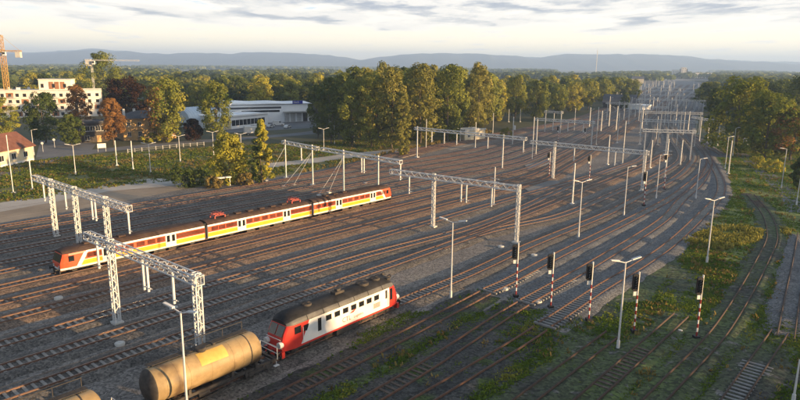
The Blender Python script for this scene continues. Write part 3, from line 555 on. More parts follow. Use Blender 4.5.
# ------------------------------------------------------------------ catenary portals
def lattice(b, p, q, w, h, n, r=.045, d=.035, side=True):
    """four chords from p to q with zigzag bracing on the faces"""
    p, q = Vector(p), Vector(q); ax = (q-p).normalized(); up = Vector((0,0,1)) if abs(ax.z) < .9 else Vector((1,0,0)); a = ax.cross(up).normalized(); c = a.cross(ax)
    cor = [(i*w/2, j*h/2) for i, j in ((-1,-1),(1,-1),(1,1),(-1,1))]
    pt = lambda k, t: p+(q-p)*t+a*cor[k][0]+c*cor[k][1]
    for k in range(4): b.bar(pt(k, 0), pt(k, 1), r*2, r*2)
    for k in range(4):
        k2 = (k+1) % 4
        for i in range(n):
            b.bar(pt(k if i % 2 else k2, i/n), pt(k2 if i % 2 else k, (i+1)/n), d*2, d*2)
    for t in (0, 1):
        for k in range(4): b.bar(pt(k, t), pt((k+1) % 4, t), d*2, d*2)
def gantry(i, g):
    a, bq = Vector((*g['a'], 0)), Vector((*g['b'], 0)); Lg = (bq-a).length; rz = math.atan2(bq.y-a.y, bq.x-a.x); near = i < N_NEAR; big = g['lat']
    t = thing('catenary_portal', g['label'] or 'pale lattice portal spanning the far end of the yard', 'portal', (*g['a'], 0), rz, 'catenary portals across the yard' if near else 'far catenary portals')
    zb = 8.75
    b = MB('galv'); lattice(b, (0,0,zb), (Lg,0,zb), .75, .8 if big else .7, max(6, int(Lg/(.8 if big else 1.2))), .055 if big else .07, .03 if big else .04); b.build('beam', t)
    for k in g['legs']:
        x = k*Lg; b = MB('galv')
        if big: lw = .54 if i < 2 else .42; lattice(b, (x,0,.25), (x,0,9.35), lw, lw, 15, .055, .034)
        else:
            b.bar((x-.12,0,.25), (x-.10,0,9.4), .10, .20); b.bar((x+.12,0,.25), (x+.10,0,9.4), .10, .20)
            for z in np.arange(.7, 9.2, .75): b.box(x-.10, x+.10, -.09, .09, z, z+.13)
        lg = b.build('leg', t)
        f = MB('concrete'); f.box(x-.55, x+.55, -.5, .5, -.3, .25); f.build('footing', lg)
    for k in g['drops']:
        x = k*Lg; b = MB('galv'); b.bar((x,.42,5.1), (x,.42,8.3), .2, .2); b.bar((x,.42,5.45), (x+.75,.42,5.55), .05); b.cyl((x+.15,.42,5.47), (x+.45,.42,5.51), .08, n=6); b.build('drop_post', t)
    return t, rz, Lg
GT = [gantry(i, g) for i, g in enumerate(GANTRIES)]
for gi, li, (ax, ay) in GUYS:
    t, rz, Lg = GT[gi]; q = Matrix.Rotation(-rz, 3, 'Z') @ (Vector((ax, ay, 0))-t.location); x = GANTRIES[gi]['legs'][li]*Lg
    b = MB('galv'); b.cyl((x, .2, 8.0), (q.x, q.y, .3), .035, n=5); w = b.build('guy_wire', t)
    b = MB('concrete'); b.prism([(-.45,-.35),(.45,-.35),(.45,.35),(-.45,.35)], 'z', -.1, .35); o = b.build('anchor_block', w); o.location = (q.x, q.y, 0); fix_normals(o.data)
# overhead wires: contact wire and carrying cable over the tracks the portals serve
WIRES = [('A','outermost left track'),('C','third track from the left'),('E','fifth track from the left'),('G','track of the orange train'),('H','first track right of the orange train'),('J','third track right of the orange train'),('L','track left of the tank wagons'),('M','track of the diesel engine'),('K','fourth track right of the orange train')]
for nm, where in WIRES:
    pts = [p for p in next(t for t in TRACKS if t[0] == nm)[1]]; P = [q for q in smooth(pts, 3.0) if q[0][1] < 420]
    t = thing('overhead_wire', 'overhead wires above the '+where, 'overhead wire', (P[0][0][0], P[0][0][1], 0), 0, 'overhead wires above the tracks'); o_ = P[0][0]
    def strand(name, zf, r):
        v = []; f = []
        for i, (p, d) in enumerate(P):
            x, y, z = p[0]-o_[0], p[1]-o_[1], zf(i*3.0); nx, ny = d[1], -d[0]
            v += [(x-nx*r, y-ny*r, z-r*.6), (x+nx*r, y+ny*r, z-r*.6), (x, y, z+r)]
            if i: f += [(3*i-3+k, 3*i-3+(k+1) % 3, 3*i+(k+1) % 3, 3*i+k) for k in range(3)]
        link(name, raw_mesh(name, v, f, [M['dark']]), t)
    car_z = lambda s: 6.6
    strand('contact_wire', lambda s: 5.55, .008); strand('carrying_cable', car_z, .008)

# ------------------------------------------------------------------ lamp posts, masts, signals
def lamp2(x, y, h, label, rz, i):
    t = thing('lamp_post', label, 'lamp post', (x, y, 0), rz, 'double headed lamp posts')
    b = MB('pole'); b.cyl((0,0,0), (0,0,h), .105, .065, 8); b.cyl((0,0,0), (0,0,.9), .17, .16, 8); b.build('pole', t)
    for s in (-1, 1):
        b = MB('pole'); b.bar((0,0,h-.08), (s*1.0,0,h+.18), .07); b.prism([(s*.75,h+.10),(s*1.75,h+.30),(s*1.75,h+.40),(s*.75,h+.24)], 'y', -.13, .13); o = b.build('lamp_head', t); fix_normals(o.data)
AZ0 = R(41.25)
for i, (x, y, h, lab) in enumerate(LAMPS): lamp2(x, y, h, lab, R(20)-(R(50) if i in (0,3) else 0), i)
for i, (x, y, h, lab) in enumerate(ONE_LAMPS):
    t = thing('lamp_post', lab, 'lamp post', (x, y, 0), R(180) if i in (3,) else R(10), 'single arm lamp posts')
    b = MB('pole'); b.cyl((0,0,0), (0,0,h), .10, .06, 8); b.cyl((0,0,0), (0,0,.9), .16, .15, 8); b.build('pole', t)
    b = MB('pole'); b.bar((0,0,h-.06), (.9,0,h+.12), .065); b.prism([(.7,h+.04),(1.6,h+.16),(1.6,h+.26),(.7,h+.18)], 'y', -.15, .15); o = b.build('lamp_head', t); fix_normals(o.data)
for i, (x, y, h, lab) in enumerate(MASTS):
    w = .10 if h > 11 or 'thin' in lab or 'slender' in lab else .135
    b = MB('galv'); b.bar((-w*.8,0,.2), (-w*.55,0,h), w*.55, w*1.4); b.bar((w*.8,0,.2), (w*.55,0,h), w*.55, w*1.4)
    for z in np.arange(.6, h-.3, .8): b.box(-w*.6, w*.6, -w*.5, w*.5, z, z+.12)
    b.box(-.35, .35, -.35, .35, -.2, .22)
    if 'cross' in lab:
        for z in (h*.62, h*.7): b.bar((-1.1,0,z), (1.1,0,z), .10)
    if 'box' in lab: b.box(.2, .9, -.3, .3, h*.55, h*.7)
    o = tag(b.build('mast', loc=(x, y, 0), rz=-R(48.75)), lab, 'mast', 'bare masts in the yard')
b = MB('galv'); b.bar((-.13,0,0), (-.09,0,9), .09, .2); b.bar((.13,0,0), (.09,0,9), .09, .2); b.bar((0,0,8.2), (2.4,0,8.5), .08); b.bar((0,0,7.2), (2.4,0,8.5), .06); fm = b.mesh('mast')
for i, (x, y, h) in enumerate(FARMASTS):
    o = link('mast', fm, None, (x, y, 0), -R(60)+(math.pi if i % 3 == 0 else 0)); o.scale = (1.0, 1.0, h/9)
    tag(o, 'pale catenary mast standing among the far tracks', 'mast', 'far catenary masts')
def signal(x, y, h, lab, small, rz):
    t = thing('railway_signal', lab, 'signal', (x, y, 0), rz, 'small black signals' if small else 'red and white striped signals')
    b = MB('white', 'sigred', 'black'); n = 9; zt = h*.62
    b.box(-.28, .28, -.28, .28, -.1, .35, 2)
    for k in range(n): b.cyl((0,0,.35+(zt-.35)*k/n), (0,0,.35+(zt-.35)*(k+1)/n), .085, n=8, m=(1 if k % 2 == 0 else 0), cap=False)
    b.cyl((0,0,zt), (0,0,h), .085, n=8); b.build('mast', t)
    hh = 1.85 if not small else 1.4; z1 = h*.985; z0 = z1-hh; b = MB('black')
    b.prism([(-.78,z0+.14),(-.66,z0),(-.30,z0),(-.18,z0+.14),(-.18,z1-.14),(-.30,z1),(-.66,z1),(-.78,z1-.14)], 'y', -.36, -.12); hd = b.build('signal_head', t); fix_normals(hd.data)
    nl = 5 if not small else 3
    for k in range(nl):
        z = z0+.25+(hh-.5)*(k+.5)/nl; b = MB('black', 'concrete'); b.cyl((-.48,-.36,z), (-.48,-.56,z), .14, .125, 10, 0, cap=False); b.cyl((-.48,-.361,z), (-.48,-.39,z), .085, n=10, m=1); b.build('lens', hd)
    b = MB('white'); b.box(-.64, -.32, -.34, -.29, z0-.50, z0-.06); b.build('number_plate', t)
    b = MB('black'); b.bar((-.5,-.12,z0+.4), (0,0,z0+.4), .07); b.bar((-.5,-.12,z1-.4), (0,0,z1-.4), .07); b.build('bracket', t)
for x, y, h, lab in SIGNALS: signal(x, y, h, lab, False, R(8))
for x, y, h, lab in SMALLSIG: signal(x, y, h, lab, True, R(8))
LIDLAB = ['pale round concrete lid on the gravel left of the tank wagon','small pale lid between the two tracks in front of the orange train','small pale lid beside the right leg of the big front portal','pale lid on the gravel left of the double lamp post','pale lid just left of the middle portal leg','pale lid between the middle portal leg and the second signal','small pale lid left of the first striped signal base','small pale lid left of the second striped signal base','pale lid on the gravel below the rear car of the orange train','pale lid in the dirt left of the lone right signal','pale lid far left between the leftmost tracks']
for (x, y), lab in zip(LIDS, LIDLAB):
    b = MB('concrete'); s_ = .5 if 'dirt right' in lab or 'dirt left' in lab else 1.0; s_ *= .8; b.cyl((0,0,-.1), (0,0,.30*s_), .62*s_, .60*s_, 14); b.cyl((0,0,.30*s_), (0,0,.36*s_), .50*s_, .48*s_, 14); b.cyl((.0,0,.36*s_), (0,0,.40*s_), .12*s_, n=8)
    tag(b.build('concrete_lid', loc=(x, y, 0)), lab, 'lid', 'concrete cable lids')

# ------------------------------------------------------------------ trains
def on_track(nm, near_s=None, p=None):
    """place on a track nearest to a point: position and heading"""
    P = TRACK[nm]; i = min(range(len(P)), key=lambda k: (P[k][0][0]-p[0])**2+(P[k][0][1]-p[1])**2); return Vector((*P[i][0], 0)), math.atan2(P[i][1][1], P[i][1][0])
DV = Vector((math.sin(AZ0), math.cos(AZ0), 0)); NV = Vector((DV.y, -DV.x, 0))
RZ = math.atan2(DV.y, DV.x)
def wheelset(b, x, m=0, r=.46):
    for s in (-.75, .75): b.cyl((x, s-.07, r+.38), (x, s+.07, r+.38), r, n=16, m=m)
    b.cyl((x, -.8, r+.38), (x, .8, r+.38), .09, n=6, m=m)
def bogie(parent, xc, base=2.5, axles=2, name='bogie'):
    b = MB('dark', 'black'); 
    for k in range(axles): wheelset(b, xc+(k-(axles-1)/2)*base, 1)
    half = (axles-1)/2*base
    for s in (-1.02, 1.02):
        b.box(xc-half-.5, xc+half+.5, s-.09, s+.09, .72, 1.0)
        for k in range(axles): x = xc+(k-(axles-1)/2)*base; b.box(x-.22, x+.22, s-.16, s+.16, .66, 1.06); b.cyl((x-.45, s, .95), (x-.45, s, 1.2), .11, n=6); b.cyl((x+.45, s, .95), (x+.45, s, 1.2), .11, n=6)
    b.box(xc-.3, xc+.3, -1.0, 1.0, .75, 1.05)
    return b.build(name, parent)
def pantograph(parent, x, z):
    b = MB('maroonmetal')
    for xx in (x-.9, x+.9):
        for s in (-.65, .65): b.box(xx-.08, xx+.08, s-.08, s+.08, z-.25, z+.12)
        b.bar((xx, -.75, z+.12), (xx, .75, z+.12), .10)
    for s in (-.6, .6): b.bar((x-.9, s, z+.14), (x+.9, s, z+.14), .09)
    for s in (-.5, .5):                                  # folded arms
        b.bar((x-.8, s, z+.2), (x+.95, s*.7, z+.40), .07); b.bar((x+.8, s, z+.2), (x-.95, s*.7, z+.44), .07)
    for xx in (x-.25, x+.25): b.bar((xx, -.95, z+.52), (xx, .95, z+.52), .09); b.bar((xx, .95, z+.52), (xx, 1.15, z+.38), .07); b.bar((xx, -.95, z+.52), (xx, -1.15, z+.38), .07)
    return b.build('pantograph', parent)
EL = 20.75
def emu_car(train, x0, cab, panto):
    """one car from x0 to x0+EL; cab -1 at the low end, 1 at the high end, 0 none"""
    L = EL
    zs = [.92, 1.18, 1.80, 1.88, 2.78, 3.02]; hw = [1.36, 1.42, 1.44, 1.44, 1.44, 1.40]
    stations = [0, .35, 1.0, 2.35, L-2.35, L-1.0, L-.35, L]
    band = ['white', 'yellow', 'white', 'orange', 'white']
    mats = ['white', 'yellow', 'orange', 'black']; ix = {'white':0, 'yellow':1, 'orange':2}
    b = MB(*mats)
    def ring(x, side):
        r = []
        for z, w in zip(zs, hw):
            xx = x; ww = w
            e = 0 if cab == 0 else (x if cab < 0 else L-x)
            if cab and e < 1.2:
                ww = w*(.86+.14*min(1, (e/1.0)**.6)); lean = .40*max(0, (z-1.8)/1.2)*(1-e/1.2)
                xx = x+lean*(1 if cab < 0 else -1)
            if cab and abs(e-2.35) < .01: xx = x+(z-1.5)*.62*(1 if cab < 0 else -1)      # raked colour boundary
            r.append((x0+xx, side*ww, z))
        return r
    for side in (-1, 1):
        rings = [ring(x, side) for x in stations]
        def mm(i, j):
            endseg = (cab < 0 and i < 3) or (cab > 0 and i > 3)
            return ix['orange'] if endseg and j > 0 else ix[band[j]]
        b.loft(rings, mm)
    for x, e in ((0, -1), (L, 1)):                       # end walls
        l, r_ = ring(x, -1), ring(x, 1); c = cab == e
        for j in range(5): b.add([l[j], r_[j], r_[j+1], l[j+1]], [(0,1,2,3)], ix['orange'] if c and j > 0 else (0 if not c else 0))
    b.box(x0+.3, x0+L-.3, -1.25, 1.25, .86, .915, 3)
    car = b.build('car', train); fix_normals(car.data)
    # white flash that separates the cab colour from the side
    if cab:
        for s in (-1, 1):
            xa = (lambda z: x0+(2.35+(z-1.5)*.62 if cab < 0 else L-2.35-(z-1.5)*.62)); f = MB('white')
            f.prism([(xa(1.18)-.22, 1.18), (xa(1.18)+.34, 1.18), (xa(2.9)+.34, 2.9), (xa(2.9)-.22, 2.9)], 'y', s*1.441, s*1.452); f.build('cab_stripe', car)
    # roof
    b = MB('emuroof'); n = len(stations)
    arc = [(1.40, 3.02), (1.30, 3.22), (1.05, 3.42), (.6, 3.55), (0, 3.60), (-.6, 3.55), (-1.05, 3.42), (-1.30, 3.22), (-1.40, 3.02)]
    rings = []
    for x in [0, .5, 1.2, 2.4] + [2.4+(L-4.8)*k/8 for k in range(1, 8)] + [L-2.4, L-1.2, L-.5, L]:
        e = x if cab < 0 else L-x; k = 1.0; dzz = 0; xx = x
        if cab and e < 1.2: k = .86+.14*(e/1.2)**.6; dzz = -.28*(1-e/1.2); xx = x+.40*(1-e/1.2)*(1 if cab < 0 else -1)
        rings.append([(x0+xx, y*k, 3.021+(z-3.02)*(1+dzz*1.5)) for y, z in arc])
    b.loft(rings, 0, smooth=True); b.add(rings[0], [tuple(range(len(arc)))], 0); b.add(rings[-1], [tuple(range(len(arc)))], 0)
    for k in range(6 if panto else 3):
        xx = x0+4+k*(L-8)/5.5; b.box(xx-.5, xx+.5, -.4, .4, 3.5, 3.78)
    for s in (-.95, .95): b.bar((x0+2.6, s, 3.5), (x0+L-2.6, s, 3.5), .06)
    rf = b.build('roof', car); fix_normals(rf.data)
    if panto:
        for x in panto: pantograph(car, x0+x, 3.85)
    # doors and windows on both sides
    doors = [6.1, 15.2]
    for s in (-1, 1):
        y = s*1.44
        for xd in doors:
            b = MB('white', 'glass'); b.box(x0+xd-.82, x0+xd+.82, min(y, y+s*.025), max(y, y+s*.025), 1.02, 2.94, 0); d = b.build('door', car)
            b = MB('glass'); 
            for q in (-.40, .40): b.box(x0+xd+q-.24, x0+xd+q+.24, min(y+s*.026, y+s*.034), max(y+s*.026, y+s*.034), 1.75, 2.72)
            b.build('door_glass', d) if False else b.build('door_glass', car)
        xs = [3.9, 4.75] if cab < 0 else [1.2, 2.5, 3.8, 4.8]
        xs += [7.65, 9.05, 10.65, 12.25, 13.65]; xs += [17.0, 18.3] if cab > 0 else [16.7, 17.9, 19.1, 20.2]
        for xw in xs:
            wv = .52 if xw in (4.75, 4.8, 20.2) else .6
            b = MB('tint'); b.box(x0+xw-wv, x0+xw+wv, min(y, y+s*.012), max(y, y+s*.012), 2.02, 2.66); w = b.build('window', car)
        if cab:
            xc = 1.35 if cab < 0 else L-1.35; b = MB('glass'); b.box(x0+xc-.36, x0+xc+.36, min(s*1.425, s*1.452), max(s*1.425, s*1.452), 1.95, 2.7); b.build('cab_window', car)
    if cab:
        e = 1 if cab > 0 else -1; xe = lambda z: (0+.40*max(0, (z-1.8)/1.2)) if cab < 0 else L-.40*max(0, (z-1.8)/1.2)
        b = MB('glass')
        for y0_, y1_ in ((-1.12, -.42), (-.38, .38), (.42, 1.12)):
            z0, z1 = 1.95, 2.92
            b.add([(x0+xe(z)+e*o_, y, z) for o_ in (.02, .05) for y, z in ((y0_, z0), (y1_, z0), (y1_, z1), (y0_, z1))], [(0,3,2,1),(4,5,6,7),(0,1,5,4),(1,2,6,5),(2,3,7,6),(3,0,4,7)])
        w = b.build('windscreen', car); fix_normals(w.data)
        for y in (-.85, .85):
            b = MB('concrete'); b.cyl((x0+xe(1.4), y, 1.4), (x0+xe(1.4)+e*.08, y, 1.4), .14, n=10); b.build('headlight', car)
        b = MB('black')
        for y in (-.85, .85): b.cyl((x0+xe(1.0), y, 1.02), (x0+xe(1.0)+e*.5, y, 1.02), .10, n=8); b.cyl((x0+xe(1)+e*.5, y, 1.02), (x0+xe(1)+e*.55, y, 1.02), .24, n=10)
        b.box(x0+xe(1)-(.1 if e < 0 else -.0), x0+xe(1)+(.1 if e > 0 else 0), -1.1, 1.1, .35, .9); b.build('buffer_beam', car)
    bogie(car, x0+3.2, 2.7); bogie(car, x0+L-3.2, 2.7)
    b = MB('dark')
    for xx, l_ in ((7.2, 1.6), (9.6, 2.2), (12.6, 1.8), (14.9, 1.2)): b.box(x0+xx, x0+xx+l_, -1.2, 1.2, .45, .90)
    b.build('underframe_box', car)
EMU0 = -84.3*NV+28.6*DV
emu = thing('electric_train', 'three car red, yellow and white electric train on the left tracks', 'train', EMU0, RZ)
emu_car(emu, 0, -1, None); emu_car(emu, EL+.55, 0, [2.7, 17.9]); emu_car(emu, 2*(EL+.55), 1, None)
for k in (1, 2):
    b = MB('black'); x = k*EL+(k-1)*.55
    b.box(x-.05, x+.6, -1.0, 1.0, 1.0, 3.2)
    for q in range(5): b.box(x+.02+q*.105, x+.085+q*.105, -1.1, 1.1, .95+.02, 3.3)
    b.build('gangway', emu)

# diesel engine
LL = 16.4
loco = thing('diesel_locomotive', 'red and white diesel engine with a sooty dark roof behind the tank wagons', 'locomotive', -44.4*NV+33.0*DV, RZ+R(1.4))
def loco_hw(x):
    e = min(x, LL-x); return 1.475*(.74+.26*min(1, (e/1.25))**.55) if e < 1.25 else 1.475
zsL = [1.15, 1.34, 1.36, 2.0, 2.75, 3.45]
st = [0, .18, .5, 1.25, 2.5, 3.0, LL-2.6, LL-2.1, LL-1.25, LL-.5, LL-.18, LL]
b = MB('red', 'white')
def lring(x, side):
    r = []
    for z in zsL:
        e = min(x, LL-x); lean = .62*max(0, (z-2.3)/1.15)*max(0, 1-e/1.25); xx = x+(lean if x < LL/2 else -lean)
        if abs(x-2.5) < .01: xx = 1.9+(z-1.15)*.52
        if abs(x-3.0) < .01: xx = 2.05+(z-1.15)*.52
        if abs(x-(LL-2.6)) < .01: xx = LL-1.75
        if abs(x-(LL-2.1)) < .01: xx = LL-1.70
        hwv = loco_hw(x)-(.05*max(0, (z-2.9)))
        r.append((xx, side*hwv, z))
    return r
for side in (-1, 1): b.loft([lring(x, side) for x in st], lambda i, j: 0 if j == 0 or i < 4 or i > 6 else 1)
for x in (0, LL):
    l, r_ = lring(x, -1), lring(x, 1)
    for j in range(5): b.add([l[j], r_[j], r_[j+1], l[j+1]], [(0,1,2,3)], 0)
body = b.build('body', loco); fix_normals(body.data)
b = MB('roof', 'dark')
arc = [(1.44, 3.45), (1.42, 3.62), (1.25, 3.92), (.9, 4.18), (.45, 4.32), (0, 4.36), (-.45, 4.32), (-.9, 4.18), (-1.25, 3.92), (-1.42, 3.62), (-1.44, 3.45)]
rings = []
for x in [0, .25, .6, 1.1, 1.8, 3.0, 5, 7, 9, 11, 13, LL-3, LL-1.8, LL-1.1, LL-.6, LL-.25, LL]:
    e = min(x, LL-x); k = (loco_hw(x)-.03)/1.445; sh = .62*max(0, 1-e/1.25); kz = 1-.62*max(0, 1-e/1.8)**1.6
    rings.append([(x+(sh if x < LL/2 else -sh), y*k, 3.452+(z-3.45)*kz) for y, z in arc])
b.mats.append('roofedge'); b.loft(rings, lambda i, j: 2 if j < 2 or j > 7 else 0, smooth=True); b.add(rings[0], [tuple(range(11))]); b.add(rings[-1], [tuple(range(11))])
rf = b.build('roof', loco); fix_normals(rf.data)
b = MB('roof', 'dark')
for x in (2.9, 5.0, 7.1, 9.3, 11.4, 13.6): b.loft([[(x+o_, y*1.012, 3.44+(z-3.44)*1.02) for y, z in arc] for o_ in (-.04, .04)], 0)
b.build('roof_seam', rf)
for x, rr in ((4.0, .55), (11.9, .75), (13.9, .6)):
    b = MB('dark'); b.cyl((x, 0, 4.25), (x, 0, 4.50), rr, rr*.94, 16)
    for a in range(4): b.bar((x-rr*.8*math.cos(a*.785), -rr*.8*math.sin(a*.785), 4.515), (x+rr*.8*math.cos(a*.785), rr*.8*math.sin(a*.785), 4.515), .05)
    b.build('roof_fan', rf)
b = MB('dark'); b.box(7.6, 8.9, -.35, .35, 4.25, 4.58); b.box(8.0, 8.5, -.22, .22, 4.581, 4.80); b.build('exhaust', rf); b = MB('dark'); b.box(15.0, 15.5, -.9, .9, 4.0, 4.28); b.cyl((15.3,-.5,4.2),(15.9,-.5,4.3),.12,.2,8); b.cyl((15.3,.5,4.2),(15.9,.5,4.3),.12,.2,8); b.build('horn_box', rf)
for s in (-1, 1):
    Y = lambda o_: (min(s*1.475, s*(1.475+o_)), max(s*1.475, s*(1.475+o_)))
    for k in range(7):
        x = 5.6+k*1.17; b = MB('black', 'glass'); y0_, y1_ = min(s*1.45, s*1.487), max(s*1.45, s*1.487); b.box(x-.38, x+.38, y0_, y1_, 2.62, 3.18, 0); w = b.build('window', loco)
        y0_, y1_ = min(s*1.4872, s*1.491), max(s*1.4872, s*1.491); b = MB('glass'); b.box(x-.31, x+.31, y0_, y1_, 2.69, 3.11); b.build('pane', w)
    b = MB('black'); b.box(4.15, 4.60, *Y(.012), 1.9, 3.22); b.build('side_door', loco); b = MB('black'); b.box(14.05, 14.35, *Y(.012), 2.35, 3.3); b.build('side_door', loco)
    b = MB('concrete', 'dark'); b.box(12.1, 13.2, *Y(.010), 1.75, 2.35, 0)
    for z in np.arange(1.80, 2.33, .09): b.box(12.15, 13.15, *Y(.022), z, z+.04, 1)
    b.build('grille', loco)
    b = MB('glass'); b.box(1.22, 2.02, min(s*1.42, s*1.487), max(s*1.42, s*1.487), 2.55, 3.25); b.build('cab_window', loco)
    b = MB('glass'); b.box(LL-1.60, LL-1.18, min(s*1.42, s*1.487), max(s*1.42, s*1.487), 2.0, 3.3); b.build('cab_window', loco)
    b = MB('glass'); b.prism([(2.35,2.5),(2.75,2.5),(3.02,3.1),(2.35,3.1)], 'y', *Y(.014)); o = b.build('quarter_window', loco); fix_normals(o.data)
    b = MB('white'); b.bar((2.2, s*1.56, 1.5), (2.2, s*1.56, 3.0), .04); b.bar((LL-1.9, s*1.56, 1.5), (LL-1.9, s*1.56, 3.0), .04); b.build('handrail', loco)
for e, x in ((-1, 0), (1, LL)):
    xe = lambda z: x-e*.62*max(0, (z-2.3)/1.15)
    for y0_, y1_ in ((-.98, -.06), (.06, .98)):
        b = MB('glass'); z0, z1 = 2.5, 3.4
        b.add([(xe(z)+e*o_, y, z) for o_ in (.015, .06) for y, z in ((y0_, z0), (y1_, z0), (y1_, z1), (y0_, z1))], [(0,3,2,1),(4,5,6,7),(0,1,5,4),(1,2,6,5),(2,3,7,6),(3,0,4,7)]); o = b.build('windscreen', loco); fix_normals(o.data)
    for y in (-.95, .95):
        b = MB('white', 'concrete'); b.cyl((x-e*.1, y, 1.78), (x+e*.30, y, 1.78), .30, .30, 14, 0); b.cyl((x+e*.301, y, 1.78), (x+e*.33, y, 1.78), .22, n=14, m=1); b.build('headlight', loco)
        b = MB('black'); b.cyl((x-e*.1, y, 1.05), (x+e*.52, y, 1.05), .13, n=10); b.cyl((x+e*.52, y, 1.05), (x+e*.58, y, 1.05), .26, n=14); b.build('buffer', loco)
    b = MB('white'); b.bar((x+e*.12, -1.0, 2.28), (x+e*.12, 1.0, 2.28), .05); b.build('handrail', loco)
    b = MB('red'); xa, xb = sorted((x-e*.15, x+e*.18)); b.box(xa, xb, -1.3, 1.3, .55, 1.14); o = b.build('snow_plough', loco)
    b = MB('white'); xa, xb = sorted((x+e*.0, x+e*.03)); b.box(xa, xb, -1.09, 1.09, 1.36, 1.44); b.build('front_stripe', loco)
bogie(loco, 3.6, 1.95, 3); bogie(loco, LL-3.6, 1.95, 3)
b = MB('dark'); b.box(6.9, 10.1, -1.25, 1.25, .42, 1.14); b.cyl((6.3,-1.0,.85),(6.3,1.0,.85),.25,n=10); b.cyl((10.6,-1.0,.85),(10.6,1.0,.85),.25,n=10); b.build('fuel_tank', loco)
def lettering(parent, text, x, z, y, size, m, rz=0):
    c = bpy.data.curves.new('lettering', 'FONT'); c.body = text; c.size = size; c.extrude = .004; tmp = bpy.data.objects.new('text', c); C.objects.link(tmp); dg = bpy.context.evaluated_depsgraph_get(); dg.update(); me = bpy.data.meshes.new_from_object(tmp.evaluated_get(dg)); bpy.data.objects.remove(tmp); me.materials.clear(); me.materials.append(M[m]); o = link('lettering', me, parent)
    o.location = (x, y, z); o.rotation_euler = (R(90), 0, rz); return o
lettering(loco, 'CTL', 7.45, 1.70, -1.482, .70, 'red'); lettering(loco, 'Logistics', 9.10, 1.72, -1.482, .42, 'red')
b = MB('red'); b.prism([(8.5,2.36),(9.1,2.36),(9.3,2.52),(8.8,2.52)], 'y', -1.487, -1.476); b.prism([(8.9,2.54),(9.3,2.54),(9.5,2.62),(9.1,2.62)], 'y', -1.487, -1.476); b.build('emblem', loco)
b = MB('dark'); b.bar((LL+.2, 0, 1.02), (LL+.7, 0, 1.0), .16); b.bar((-.7, 0, 1.0), (-.1, 0, 1.02), .16); b.build('coupling', loco)

